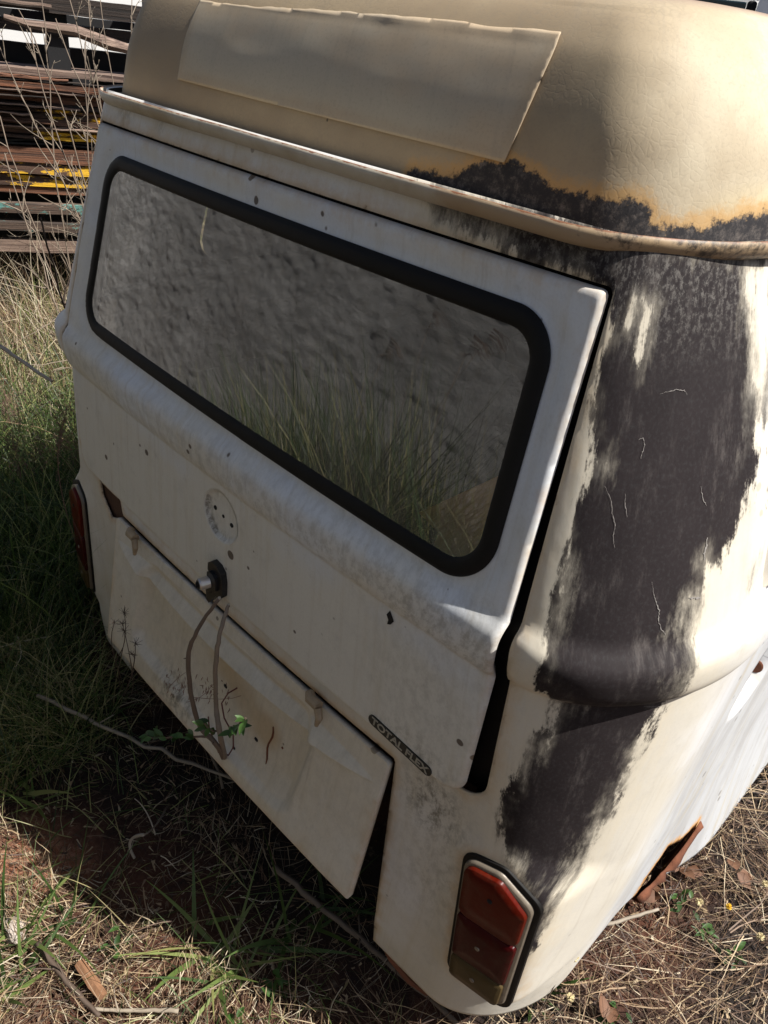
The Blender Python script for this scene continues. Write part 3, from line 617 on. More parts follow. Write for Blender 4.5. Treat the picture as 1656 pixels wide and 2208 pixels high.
# ---- tail lamps ----
for sgn in (-1,1):
    def L(x,off,z): return np.array([sgn*x,lamp_y(x)-off,z])
    def plate(poly,r,off0,off1,rim,name,mat,par):
        cx_=np.mean([p_[0] for p_ in poly]); cz_=np.mean([p_[1] for p_ in poly])
        # rounded outline
        pi=inset(poly,r); P=[]
        nn_=len(pi)
        for i in range(nn_):
            a0=pi[i]-pi[i-1]; a1=pi[(i+1)%nn_]-pi[i]; t0=math.atan2(a0[1],a0[0])-math.pi/2; t1=math.atan2(a1[1],a1[0])-math.pi/2
            while t1<t0: t1+=2*math.pi
            for k in range(7): t=t0+(t1-t0)*k/6; P.append(pi[i]+r*np.array([math.cos(t),math.sin(t)]))
        P=np.array(P); c=np.array([cx_,cz_]); n_=len(P); V=[];F=[]
        rings=[(1,off0),(1,off1-rim*.6),(1-.35*rim/.05*.3,off1-rim*.15),(1-.6*rim/.05*.35,off1),(.5,off1+.0015),(.02,off1+.002)]
        for kx_,of in rings:
            for q_ in P:
                d_=q_-c; V.append(L(c[0]+d_[0]*kx_,of,c[1]+d_[1]*kx_))
        for i in range(len(rings)-1):
            for k in range(n_):
                f_=(i*n_+k,i*n_+(k+1)%n_,(i+1)*n_+(k+1)%n_,(i+1)*n_+k); F.append(f_ if sgn>0 else f_[::-1])
        F.append(tuple((len(rings)-1)*n_+k for k in range(n_)) if sgn>0 else tuple((len(rings)-1)*n_+k for k in range(n_))[::-1])
        return mk(name,V,F,mat,par,True)
    gas=plate([(.628,.746),(.697,.760),(.765,.722),(.775,.406),(.654,.412)][::-1],.028,-.02,.002,.002,'tail_lamp',M_rubber,van)
    if sgn<0: gas['label']='grass-covered left tail lamp'
    plate([(.6355,.738),(.694,.750),(.756,.714),(.766,.416),(.661,.421)][::-1],.024,-.01,.0095,.007,'lamp_bezel',M_bezel,gas)
    out=[(.642,.732),(.700,.741),(.752,.700),(.758,.428),(.666,.432)]
    def cut(z0,z1):
        P=[];n_=len(out)
        def clip(P,zc,up):
            R=[]
            for i in range(len(P)):
                a_,b_=P[i],P[(i+1)%len(P)]; ia=(a_[1]>=zc) if up else (a_[1]<=zc); ib=(b_[1]>=zc) if up else (b_[1]<=zc)
                if ia: R.append(a_)
                if ia!=ib: t=(zc-a_[1])/(b_[1]-a_[1]); R.append((a_[0]+(b_[0]-a_[0])*t,zc))
            return R
        return clip(clip(out,z0,True),z1,False)[::-1]
    plate(cut(.6112,.80),.018,.0,.0175,.005,'amber_lens',M_amber,gas)
    plate(cut(.497,.6105),.007,.0,.0175,.004,'red_lens',M_red,gas)
    plate(cut(.40,.4955),.010,.0,.0172,.005,'clear_lens',M_clear,gas)
    for xx,zz_ in ((.695,.690),(.700,.555),(.708,.462)):
        b=MB(); b.lathe(L(xx,.0188,zz_),(0,-1,0),[(0,.0048),(.0018,.0044),(.0024,.002)],12); b.build('lens_screw',M_dark if zz_>.6 else M_bezel,gas)
# ---- side windows, glass ----
for sgn in (-1,1):
    for q in SW:
        if sgn>0 and q[0][0]<.6: q=[(.68,1.25),(1.55,1.25),(1.55,1.575),(.68,1.575)]
        def sp(s,z,q=q):
            x,_=surf(np.full_like(s,1.5),z); return np.stack([sgn*(x-.012),s,z],-1)
        V,F,s,z=grid_panel(lin(q[0][0]-.03,q[1][0]+.03,.03),lin(1.22,1.60,.03),lambda s,z: sd_round(s,z,q,.07)-.004,sp)
        mk('side_window',V,F if sgn>0 else F[:,::-1],M_sglass,van)
def wp(s,z):
    t=np.abs(s_of_x(s,z)); x,y=surf(t,z); return np.stack([s,4.24-y-.012,z],-1)
V,F,s,z=grid_panel(lin(-.70,.70,.02),lin(1.2,1.64,.02),lambda s,z: sd_round(s,z,WS,.06)-.004,wp)
mk('windshield',V,F[:,::-1],M_sglass,van)
# ---- air intake scoop at the pillar ----
for sgn in (1,):
    b=MB(); n1=12;V=[]
    zs=np.linspace(1.222,1.50,18); ys=np.linspace(.325,.56,14)
    for zz_ in zs:
        for yy in ys:
            x,_=surf(np.array([1.5]),np.array([zz_])); u=(yy-.325)/.235; v=(zz_-1.222)/.278
            bulge=.045*sstep(0,.35,u)*sstep(1.02,.93,u)*sstep(0,.25,v)*sstep(1,.85,v)+.004
            V.append((sgn*(float(x[0])+bulge-.012*sstep(.2,0,u)),yy+ .03*(1-v)*0,zz_))
    F=[(i*14+j,i*14+j+1,(i+1)*14+j+1,(i+1)*14+j) for i in range(17) for j in range(13)]
    if sgn<0: F=[f_[::-1] for f_ in F]
    V=np.array(V); sI=V[:,1]+.64
    ai=mk('air_intake',V,F,M_body,van,True,common(sI*sgn,V[:,2],fade=np.full(len(V),.35),black=np.where(sgn>0,np.minimum(np.hypot(V[:,1]-.30,(V[:,2]-1.235)*.8)-.02,(V[:,1]-.32)*.9+(1.36-V[:,2])*.25),1)))
    for k in range(5):
        b=MB(); zz_=1.27+.043*k; x,_=surf(np.array([1.5]),np.array([zz_])); b.box((sgn*(float(x[0])+.047),.45,zz_),(.005,.065,.0035)); b.build('intake_slot',M_dark,ai)
# fuel recess contents
b=MB(); x,y=surf(np.array([1.245]),np.array([.935])); X=float(x[0])-.033
Yc=float(y[0]); XS=float(x[0]); b.lathe((XS-.020,Yc+.074,.962),(.25,-1,.1),[(0,.019),(.004,.019),(.005,.015)],20); b.build('filler_cap',M_rust,van); b=MB(); b.lathe((XS-.018,Yc+.066,.895),(.25,-1,.2),[(0,.013),(.003,.013),(.004,.010)],16)
b.build('rust_plug',M_rust,van)
# torn rusty lip hanging below the right sill
b=MB(); rp=[]
for k in range(14):
    t=k/13; sx=1.255+.17*t; zz_=.22+.17*t**1.2; x,y=surf(np.array([sx]),np.array([zz_])); z2,fl=zwarp(np.array([sx]),np.array([zz_])); rp.append((float(x[0])+float(fl[0]),float(y[0]),float(z2[0])))
rp=np.array(rp); V=[];F=[]
for k in range(14):
    a_=rp[k]; w_=.026*(1-k/13)+.004; j=rng.random()*.012
    V+= [a_+(.004,0,.008+j),a_+(.008+j,.01,-.008),a_+(-.004-j,.02,-w_)]
for k in range(13):
    for c_ in range(2): F.append((3*k+c_,3*k+c_+1,3*k+c_+4,3*k+c_+3))
rl=mk('rusty_lip',V,F,M_rust,van); solid(rl,.002)
b=MB(); b.tube([(.487,.05,.262),(.53,.045,.243),(.58,.05,.226),(.62,.062,.216)],[.006,.009,.009,.005],7); b.build('sill_scrap',M_rust,van)

# pale scratches and bird droppings on the black stain
M_scr=plain('scratched_primer',(.24,.22,.20),.8,var=.5,scale=200)
for pts,w_ in [([(.70,1.40),(.715,1.385),(.72,1.37),(.728,1.357),(.727,1.345),(.732,1.330)],.0013),([(.795,1.29),(.80,1.275),(.806,1.262),(.812,1.252),(.812,1.240),(.818,1.228),(.826,1.22)],.0014),([(.745,1.455),(.752,1.458),(.756,1.450),(.753,1.440),(.752,1.434)],.0011),([(.77,1.505),(.785,1.508),(.80,1.510),(.812,1.509),(.818,1.504)],.0010),([(.735,1.395),(.738,1.38),(.744,1.368)],.0009),([(.855,1.40),(.86,1.385),(.868,1.375)],.0011),([(.86,1.09),(.845,1.094),(.825,1.098)],.0009),([(.875,1.335),(.876,1.325),(.873,1.315),(.875,1.305)],.0030),([(.855,1.262),(.866,1.260),(.874,1.258)],.0035)]:
    P=np.array(pts); k_=6*(len(P)-1)+1; tt=np.linspace(0,len(P)-1,k_); S_=np.interp(tt,range(len(P)),P[:,0])+rng.normal(0,.0004,k_); Z_=np.interp(tt,range(len(P)),P[:,1])+rng.normal(0,.0004,k_)
    ww=.4*w_*(.3+1.2*rng.random(k_))*np.sin(np.pi*np.linspace(.08,.92,k_)); T_=np.gradient(np.stack([S_,Z_],1),axis=0); T_/=np.linalg.norm(T_,axis=1)[:,None]
    A_=body_xyz(S_-T_[:,1]*ww,Z_+T_[:,0]*ww); B_=body_xyz(S_+T_[:,1]*ww,Z_-T_[:,0]*ww); V=np.empty((2*k_,3)); V[0::2]=A_; V[1::2]=B_
    e_=np.array([.62,-.75,.2])*.0009; V+=e_
    mk('scratch',V,[(2*i,2*i+1,2*i+3,2*i+2) for i in range(k_-1)],M_scr,body,False)
# ---------------- ground ----------------
def gh(x,y):
    x=np.asarray(x,float); y=np.asarray(y,float)
    h=.10*(vnoise(x*.35+20,y*.35+20,71,3)-.5)+.035*(vnoise(x*2.2+30,y*2.2+30,72,4)-.5)+.012*(vnoise(x*14+30,y*14+30,73,3)-.5)
    near=sstep(1.8,.3,np.hypot(x*.8,y)); h=h*(1-.45*near)
    return GZ+h-.01+.05*sstep(-1.2,-2.6,x)*sstep(4,1,np.abs(y))
def soil_mat():
    n=N('red_soil')
    a=n.noise(1.3,7,None,.62); b=n.noise(9,8,None,.7); c=n.noise(60,6,None,.75)
    col=n.mix(n.ss(.4,.62,a),(.012,.0065,.0045),(.105,.038,.019)); col=n.mix(n.ss(.45,.75,b),col,(.006,.004,.003))
    col=n.mix(n.math('MULTIPLY',n.ss(.55,.8,c),.6),col,(.30,.16,.09)); col=n.mix(n.math('MULTIPLY',n.ss(.6,.75,n.noise(30,6)),.5),col,(.26,.21,.15))
    vd_=n.node('ShaderNodeVectorMath',operation='DISTANCE'); n.put(vd_.inputs[0],n.tc); vd_.inputs[1].default_value=(-.22,-.38,GZ); rp_=n.math('ADD',vd_.outputs['Value'],n.math('MULTIPLY',n.math('SUBTRACT',n.noise(12,7),.5),.25))
    col=n.mix(n.ss(.17,.05,rp_),col,n.mix(n.ss(.4,.65,c),(.26,.095,.045),(.42,.22,.14)))
    nb=n.bump(b,.6,.03); nb=n.bump(c,.9,.012,nb); return n.fin(col,.95,nb)
xs=np.unique(np.concatenate([-np.geomspace(2.5,120,40),lin(-2.5,2.5,.03),np.geomspace(2.5,120,40)]).round(4)); ys=np.unique(np.concatenate([-np.geomspace(2,120,30)+.0,lin(-2,3,.03),np.geomspace(3,120,45)]).round(4))
V,F,_,_=grid_panel(xs,ys,None,lambda a,b: np.stack([a,b,gh(a,b)],-1))
tag(mk('ground',V,F,soil_mat()),None,None,None,'structure')
# ---------------- vegetation tools ----------------
def ramp_mat(name,cols,rough=.6,trans=.0,var=60):
    n=N(name); rp=n.node('ShaderNodeValToRGB'); n.put(rp.inputs[0],n.attr('tint')); cr=rp.color_ramp
    for i,c in enumerate(cols):
        e=cr.elements[i] if i<2 else cr.elements.new(0); e.position=i/(len(cols)-1); e.color=(*c,1)
    for i in range(len(cols)): cr.elements[i].position=i/(len(cols)-1)
    for i,c in enumerate(cols): cr.elements[i].color=(*c,1)
    col=n.mix(n.math('MULTIPLY',n.noise(var,4),.5),rp.outputs[0],(.03,.022,.012))
    n.fin(col,rough)
    if trans>0:
        tr=n.node('ShaderNodeBsdfTranslucent'); n.put(tr.inputs[0],rp.outputs[0]); mx=n.node('ShaderNodeMixShader'); mx.inputs[0].default_value=trans
        n.t.links.new(n.b.outputs[0],mx.inputs[1]); n.t.links.new(tr.outputs[0],mx.inputs[2]); n.t.links.new(mx.outputs[0],n.out.inputs[0])
    return n.m
M_straw=ramp_mat('dry_straw',[(.06,.03,.018),(.24,.14,.08),(.52,.38,.22),(.76,.66,.48),(.09,.05,.03)],.6,.15)
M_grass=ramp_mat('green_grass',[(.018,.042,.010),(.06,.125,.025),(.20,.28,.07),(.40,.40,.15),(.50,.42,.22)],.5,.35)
M_twig=ramp_mat('dry_twig',[(.06,.04,.03),(.16,.11,.08),(.33,.27,.20),(.45,.40,.33)],.8)
M_leaf=ramp_mat('green_leaf',[(.02,.06,.012),(.045,.12,.02),(.08,.18,.035)],.45,.35)
M_pink=ramp_mat('pinkish_seed_head',[(.20,.10,.075),(.34,.21,.16),(.45,.32,.25)],.9,.25)
def blades(B,L,W,az,lean,curl,seg=5,flat=0.):
    """ribbons: base points B(n,3), length, width, azimuth, initial lean from vertical (rad), extra curl (rad) -> V,F"""
    n=len(B); t=np.linspace(0,1,seg+1)
    th=lean[:,None]+curl[:,None]*t[None,:]**1.3           # angle from vertical
    dl=(L/seg)[:,None]; hx_=np.cumsum(np.sin(th)*dl,1)-np.sin(th[:,:1])*dl; hz_=np.cumsum(np.cos(th)*dl,1)-np.cos(th[:,:1])*dl
    wig=(rng.random((n,1))-.5)*.35*t[None,:]**2*L[:,None]
    A_=az[:,None]+np.cumsum(rng.normal(0,flat,(n,seg+1)),1); st_=np.diff(hx_,axis=1,prepend=0.)
    X=B[:,0:1]+np.cumsum(st_*np.cos(A_),1)-wig*np.sin(A_); Y=B[:,1:2]+np.cumsum(st_*np.sin(A_),1)+wig*np.cos(A_); Z=B[:,2:3]+hz_
    wd=(W[:,None]*np.clip(1.05-t[None,:]**1.6,.06,1))/2
    pa=az[:,None]+np.pi/2+rng.normal(0,.5,(n,1)); dx=np.cos(pa)*wd; dy=np.sin(pa)*wd; dz=rng.normal(0,.5,(n,1))*wd
    V=np.stack([np.stack([X-dx,Y-dy,Z-dz],-1),np.stack([X+dx,Y+dy,Z+dz],-1)],2).reshape(-1,3)
    b=np.arange(n)[:,None]*(seg+1)*2+np.arange(seg)[None,:]*2
    F=np.stack([b,b+1,b+3,b+2],-1).reshape(-1,4)
    return V,F
def veg(name,B,L,W,az,lean,curl,tint,mat,seg=5,parent=None,walk=0.):
    V,F=blades(B,L,W,az,lean,curl,seg,walk); keep=V[:,2].reshape(len(B),-1).copy(); 
    g=gh(V[:,0],V[:,1]); V[:,2]=np.maximum(V[:,2],g+.001+.012*np.repeat(rng.random(len(B)),(seg+1)*2))
    return mk(name,V,F,mat,parent,True,{'tint':np.repeat(tint,(seg+1)*2)})
def under(x,y,m=.03): return (np.abs(x)<.80-m)&(y>.02+m)&(y<4.2)
def scatter(n,x0,x1,y0,y1,dens=None,mask=under):
    P=[];k=0
    while k<n:
        x=rng.uniform(x0,x1,n*2); y=rng.uniform(y0,y1,n*2); ok=~mask(x,y)
        if dens is not None: ok&=rng.random(n*2)<dens(x,y)
        P.append(np.stack([x[ok],y[ok]],-1)); k+=ok.sum()
    P=np.concatenate(P)[:n]; return np.stack([P[:,0],P[:,1],gh(P[:,0],P[:,1])],-1)
R_=rng.random; U=rng.uniform
# lying dry straw
def straw(name,n,x0,x1,y0,y1,l0,l1,w0,w1,dens=None,mask=under,dark=0.,hmax=.06,azd=None):
    B=scatter(n,x0,x1,y0,y1,dens,mask); B[:,2]+=R_(n)**2*hmax+.002
    o=veg(name,B,U(l0,l1,n),w0+(w1-w0)*R_(n)**1.8,(vnoise(B[:,0]*2.3+11,B[:,1]*2.3+13,77,3)*12+rng.normal(0,.8,n)) if azd is None else rng.normal(azd[0],azd[1],n)+3*(vnoise(B[:,0]*3+11,B[:,1]*3+13,77,2)-.5)+math.pi*(R_(n)<.5),U(1.2,1.62,n),rng.normal(.15,.45,n),np.clip(rng.beta(1.3,1.7,n)-dark,0,.99),M_straw,6,None,.12)
    return o
bare=lambda x,y: np.clip(-.25+2.0*vnoise(x*3.2+5,y*3.2+9,81,3)-.25,.03,1)*np.where(y>-.30+.45*np.clip(x+.1,0,1),.40,1)  # straw thinned inside the van's shadow outline so the shade reads darker
tag(straw('straw_litter',13000,-1.6,1.0,-1.0,.35,.02,.12,.0007,.0026,bare,lambda x,y: under(x,y,.16)),'short dry straw and grass clippings strewn over the red soil behind the van','straw',None,'stuff')
tag(straw('dry_grass_mat',15000,.55,2.2,-.5,2.4,.04,.30,.0008,.0032,None,under,.27,.07,(.75,.75)),'matted dead grass lying along the right side of the van','dry grass',None,'stuff')
tag(straw('dry_grass_field',16000,-6.5,-.6,-.8,3.4,.08,.35,.002,.006,None,under,.05,.12),'dry grass litter on the open ground left of the van','dry grass',None,'stuff')
tag(straw('leaf_crumbs',14000,-1.3,2.0,-.9,1.6,.006,.03,.002,.008,None,under,.25,.012),'small crumbs of dead leaves and straw on the soil','leaf litter',None,'stuff')
tag(straw('straw_fragments',15000,-1.2,1.1,-.95,-.0,.012,.07,.0008,.0028,lambda x,y: np.clip(2.2*vnoise(x*4+5,y*4+9,83,3)-.55,.02,1)*np.where(y>-.33+.5*np.clip(x+.12,0,1.2),.12,1),lambda x,y: under(x,y,.1),.33,.03),'fine brown fragments of dead straw over the sunlit soil','straw',None,'stuff')  # fragments thinned within the van's shadow outline to deepen the shade
# green grass to the left of the van
n=10000; B=scatter(n,-5.5,-.72,-.5,3.6,lambda x,y: np.clip(vnoise(x*1.3+3,y*1.3+8,91,3)*2-.55,0,1)*np.where((x>-1.0)&(y<-.05),.0,1)*np.where(y<-.25,.25,1))
tag(veg('green_grass',B,U(.10,.42,n),U(.002,.0055,n),U(0,6.283,n),U(0,.5,n),U(.2,1.5,n),np.clip(rng.beta(1.8,1.3,n)+.0,0,1),M_grass,5),'knee-high green and yellowing grass growing left of the van','grass',None,'stuff')
n=6500; B=scatter(n,-1.9,-.80,-.2,1.3)
tag(veg('tall_green_grass',B,U(.25,.75,n),U(.002,.0055,n),U(0,6.283,n),U(0,.35,n),U(.3,1.7,n),rng.beta(1.0,2.6,n),M_grass,6),'tall dark green grass crowding against the left side of the van','grass',None,'stuff')
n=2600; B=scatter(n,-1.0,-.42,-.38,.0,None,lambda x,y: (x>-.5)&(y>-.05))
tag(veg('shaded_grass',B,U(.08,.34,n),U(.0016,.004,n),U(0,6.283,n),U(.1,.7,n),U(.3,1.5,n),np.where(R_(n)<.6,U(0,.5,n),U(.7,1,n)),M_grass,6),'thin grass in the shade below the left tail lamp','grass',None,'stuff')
n=420; B=scatter(n,-.45,.9,-.45,.02,None,lambda x,y: y>.02)
tag(veg('sparse_sprouts',B,U(.05,.20,n),U(.0012,.003,n),U(0,6.283,n),U(.2,1.1,n),U(.2,1.2,n),R_(n),M_grass,6),'sparse thin grass in the deep shade behind the van','grass',None,'stuff')
n=4200; B=scatter(n,-4.5,-1.0,.35,2.6)
tag(veg('tall_dry_grass',B,U(.25,.75,n),U(.0015,.004,n),U(0,6.283,n),U(.05,.5,n),U(.2,1.3,n),rng.beta(1.6,1.2,n),M_straw,6,None,.06),'tall sun-bleached dry grass between the van and the timber','dry grass',None,'stuff')
# ---- individual grass tufts ----
def tuft(name,label,x,y,n,l0,l1,w0,w1,lean=(.3,1.0),curl=(.2,1.0),tint=(.2,.7),group=None,azr=(0,6.283),cat='grass tuft',spread=.025):
    B=np.stack([x+rng.normal(0,spread,n),y+rng.normal(0,spread,n),np.zeros(n)],-1); B[:,2]=gh(B[:,0],B[:,1])-.004
    o=veg(name,B,U(l0,l1,n),U(w0,w1,n),U(*azr,n),U(*lean,n),U(*curl,n),U(*tint,n),M_grass,8)
    return tag(o,label,cat,group)
def pix(u,v,h=0.):
    """ground point seen at a pixel of the photograph (only used to look positions up)"""
    d=np.array([(u-828)/1624.05,(v-1104)/1624.05,1.])@CR; t=(GZ+h-CAM[2])/d[2]; p=CAM+d*t; return p
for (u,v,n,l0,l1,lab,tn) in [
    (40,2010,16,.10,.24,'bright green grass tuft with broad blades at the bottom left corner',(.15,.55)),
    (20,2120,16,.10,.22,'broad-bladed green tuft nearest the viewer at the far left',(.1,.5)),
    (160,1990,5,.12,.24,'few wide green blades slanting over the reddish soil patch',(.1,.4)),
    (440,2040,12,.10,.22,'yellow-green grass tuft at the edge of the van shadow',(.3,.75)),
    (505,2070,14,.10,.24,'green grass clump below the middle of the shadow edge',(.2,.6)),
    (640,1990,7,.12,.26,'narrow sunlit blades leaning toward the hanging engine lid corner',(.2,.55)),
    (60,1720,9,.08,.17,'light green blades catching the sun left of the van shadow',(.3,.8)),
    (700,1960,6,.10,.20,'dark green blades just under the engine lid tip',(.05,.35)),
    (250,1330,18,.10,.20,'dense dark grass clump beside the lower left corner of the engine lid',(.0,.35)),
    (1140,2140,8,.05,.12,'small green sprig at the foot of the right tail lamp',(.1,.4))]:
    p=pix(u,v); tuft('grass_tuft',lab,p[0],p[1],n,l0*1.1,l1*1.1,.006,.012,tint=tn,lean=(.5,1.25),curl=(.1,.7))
# ---- stems, twigs and weeds built as tubes ----
def bez(P,n=14):
    P=np.array(P,float); t=np.linspace(0,1,n)[:,None]; k=len(P)-1
    return sum(math.comb(k,i)*(1-t)**(k-i)*t**i*P[i] for i in range(k+1))
def stem(b,p0,p1,r0,r1,bend=.05,n=14,a=.6,knots=True):
    p0=np.array(p0,float);p1=np.array(p1,float); L_=np.linalg.norm(p1-p0)
    m1=p0+(p1-p0)*.35+rng.normal(0,bend,3)*L_; m2=p0+(p1-p0)*.7+rng.normal(0,bend,3)*L_
    P=bez([p0,m1,m2,p1],n); rr=np.linspace(r0,r1,n)
    if knots: rr=rr*(1+.25*(rng.random(n)-.3)); P[1:-1]+=rng.normal(0,.0035*min(1,L_),(n-2,3))
    b.tube(P,rr,5,a); return P
def branchy(b,p0,p1,r,nb,lb,a=.6,sub=2):
    P=stem(b,p0,p1,r,r*.35,.05,18,a); D=P[-1]-P[0]; D/=np.linalg.norm(D)
    for k in range(nb):
        i=rng.integers(5,17); q=P[i]; v=D*rng.uniform(.5,1)+rng.normal(0,.45,3); v/=np.linalg.norm(v); l=lb*rng.uniform(.4,1)*(1.2-i/20)
        Q=stem(b,q,q+v*l,r*.45,r*.18,.06,8,a+.1)
        for s_ in range(sub):
            j=rng.integers(2,7); v2=v+rng.normal(0,.6,3); v2/=np.linalg.norm(v2); stem(b,Q[j],Q[j]+v2*l*.35,r*.25,r*.12,.08,5,a+.2)
    return P
G1='leafless dry weed stems in front of the timber'
def at(u,v,dist):
    d=np.array([(u-828)/1624.05,(v-1104)/1624.05,1.])@CR; d/=np.linalg.norm(d); return CAM+d*dist/np.hypot(d[0],d[1])
WD=[]
for i,(u0,v0,u1,v1,ds) in enumerate([(205,470,65,60,3.0),(180,440,88,-40,3.2),(190,470,40,20,2.9),(250,330,120,40,3.1),(236,180,190,-10,3.4),(240,320,145,-20,3.3),(150,420,-20,60,2.8),(120,480,0,250,2.7),(285,90,215,-10,3.5),(262,90,285,-30,3.6),(110,560,10,330,2.6),(225,300,185,90,3.2)]):
    top=at(u1,v1,ds+.1); bot=at(u0,v0,ds); dirn=bot-top; g=gh(bot[0],bot[1]); k=(bot[2]-g)/max(.05,-dirn[2]); base=bot+dirn*min(k,3.); base[2]=min(base[2],gh(base[0],base[1])+.0)
    b=MB(); branchy(b,base,top,.0042,13,.30,.45); WD.append(((u0+(u1-u0)*.5),b.build('dry_weed',M_twig,None,True)))
OR=['leftmost','second','third','fourth','fifth','sixth','seventh','eighth','ninth','tenth','eleventh','rightmost']
for k,(u_,o) in enumerate(sorted(WD,key=lambda t:t[0])): tag(o,('%s of the pale leafless weed stems rising before the timber' if k in (0,11) else '%s from the left of the pale leafless weed stems before the timber')%OR[k],'dry weed',G1)
# dark slanting stem and pale fallen stalks at the left edge
b=MB(); P=branchy(b,pix(160,890)-np.array([0,0,.02]),at(88,470,1.95),.006,6,.26,.0,1); tag(b.build('dark_weed',M_twig,None,True),'single dark leaning weed stem just left of the tailgate','dry weed')
b=MB(); stem(b,at(-20,735,2.1),at(112,822,1.9),.005,.004,.01,10,.95); tag(b.build('fallen_stalk',M_twig,None,True),'straight pale fallen stalk across the sunlit grass at the left edge','stalk')
for (u0,v0,u1,v1,h0,h1,r0,lab,a) in [
  (80,1500,640,1720,.10,.03,.006,'long brown stalk lying in shade with its pale tip catching the sun',.75),
  (240,1190,480,1700,.30,.02,.0055,'grey bent twig running past the lower left corner of the engine lid',.5),
  (590,1870,1000,2225,.05,.0,.0075,'long thin brown rod lying below the engine lid toward the viewer',.45),
  (80,2035,215,2190,.03,.02,.006,'dark brown stick lying on the reddish soil at the bottom left',.15),
  (385,2180,200,2175,.02,.02,.005,'pale stick at the very bottom edge of the picture',.7),
  (1180,2040,1420,1960,.05,.09,.005,'pale stalk pressed against the lower right corner of the van',.8),
  (0,1345,270,1180,.05,.16,.003,'thin pale stalk crossing the dark grass left of the tail lamp',.7)]:
    b=MB(); p0=pix(u0,v0,h0); p1=pix(u1,v1,h1); P=stem(b,p0,p1,r0,r0*.7,.025,18,a)
    for k in range(3): i=rng.integers(3,15); v=rng.normal(0,1,3); v[2]=abs(v[2])*.6; v/=np.linalg.norm(v); stem(b,P[i],P[i]+v*.05,r0*.35,r0*.15,.1,6,a)
    tag(b.build('twig',M_twig,None,True),lab,'twig')
# crooked pale stem standing in the shade
b=MB(); P0=pix(275,1815,.04); b.tube(bez([pix(310,1800,.12),pix(285,1800,.09),pix(268,1815,.06),pix(290,1850,.02)],14),[.0035]*14,6,.95); b.tube(bez([pix(290,1722,.14),pix(318,1740,.12),pix(335,1800,.06)],12),np.linspace(.001,.002,12),5,.95); b.tube(bez([pix(310,1800,.12),pix(335,1790,.1),pix(360,1740,.06)],8),[.002]*8,5,.5)
tag(b.build('crooked_stem',M_twig,None,True),'crooked whitish stem lit by the sun inside the van shadow','twig')
# ---- sapling in front of the lid ----
sap=thing('sapling','young woody sapling with two cut brown stems and green leaves before the engine lid','sapling',tuple(pix(485,1655,.0)))
S0=pix(490,1665,.0)
def aty(u,v,y):
    d=np.array([(u-828)/1624.05,(v-1104)/1624.05,1.])@CR; return CAM+d*((y-CAM[1])/d[1])
s1=[S0,aty(470,1610,-.10),aty(428,1560,-.11),aty(405,1440,-.12),aty(420,1370,-.11),aty(472,1290,-.08)]
s2=[S0+(.01,0,0),aty(478,1600,-.10),aty(466,1520,-.10),aty(465,1430,-.11),aty(476,1360,-.10),aty(493,1306,-.07)]
for k_,S in enumerate((s1,s2)):
    P=np.array(S); tt=np.linspace(0,len(P)-1,30); ii=np.clip(tt.astype(int),0,len(P)-2); f_=(tt-ii)[:,None]
    pm=P[np.clip(ii-1,0,len(P)-1)];pA=P[ii];pB=P[ii+1];pC=P[np.clip(ii+2,0,len(P)-1)]
    C_=.5*(2*pA+(pB-pm)*f_+(2*pm-5*pA+4*pB-pC)*f_**2+(3*pA-pm-3*pB+pC)*f_**3)+rng.normal(0,.0006,(30,3))
    b=MB(); b.tube(C_,np.linspace(.0052,.0030,30)*(1+.18*rng.random(30)),8,.35+.15*k_)
    for k in range(5): i=rng.integers(4,28); v=rng.normal(0,1,3); v/=np.linalg.norm(v); b.tube([C_[i],C_[i]+v*.009],[.0016,.0007],5,.3)
    b.tube([C_[-1]+(0,0,-.002),C_[-1]+(0,0,.003)],[.0034,.0024],8,.95)
    b.build('stem',M_twig,sap,True)
def leaf(b,p,d,l,w,a,up=(0,0,1)):
    d=np.array(d,float); d/=np.linalg.norm(d); s_=np.cross(d,up); s_/=np.linalg.norm(s_)+1e-9; u_=np.cross(s_,d); V=[];F=[]; n_=7
    for i in range(n_):
        t=i/(n_-1); wd=w*math.sin(math.pi*min(.98,.06+t**.85*.92))*.5; dr=-.18*l*t*t
        c=np.array(p)+d*l*t+u_*dr
        V+=[c-s_*wd+u_*wd*.35,c,c+s_*wd+u_*wd*.35]
    for i in range(n_-1):
        for k in (0,1): F.append((3*i+k,3*i+k+1,3*i+k+4,3*i+k+3))
    b.add(V,F,a)
for (ua,va,ub,vb,nl) in [(455,1590,318,1588,9),(485,1580,530,1548,7),(470,1575,440,1560,4)]:
    b=MB(); p0=aty(ua,va,-.105); p1=aty(ub,vb,-.14); P=stem(b,p0,p1,.0022,.001,.05,10,.3)
    sh=b.build('stem',M_twig,sap,True); lb=MB()
    for k in range(nl):
        q=P[min(9,2+int(8*k/nl))]; 
        for w_ in (1,-1):
            dv=np.array([rng.normal(0,.5)+(-.4 if ub<ua else .3),rng.normal(-.5,.4),rng.normal(.1,.45)])
            leaf(lb,q+rng.normal(0,.003,3),dv,rng.uniform(.016,.028),rng.uniform(.009,.013),rng.random(),(rng.normal(0,.3),-.4,1))
    lb.build('leaves',M_leaf,sap,True)
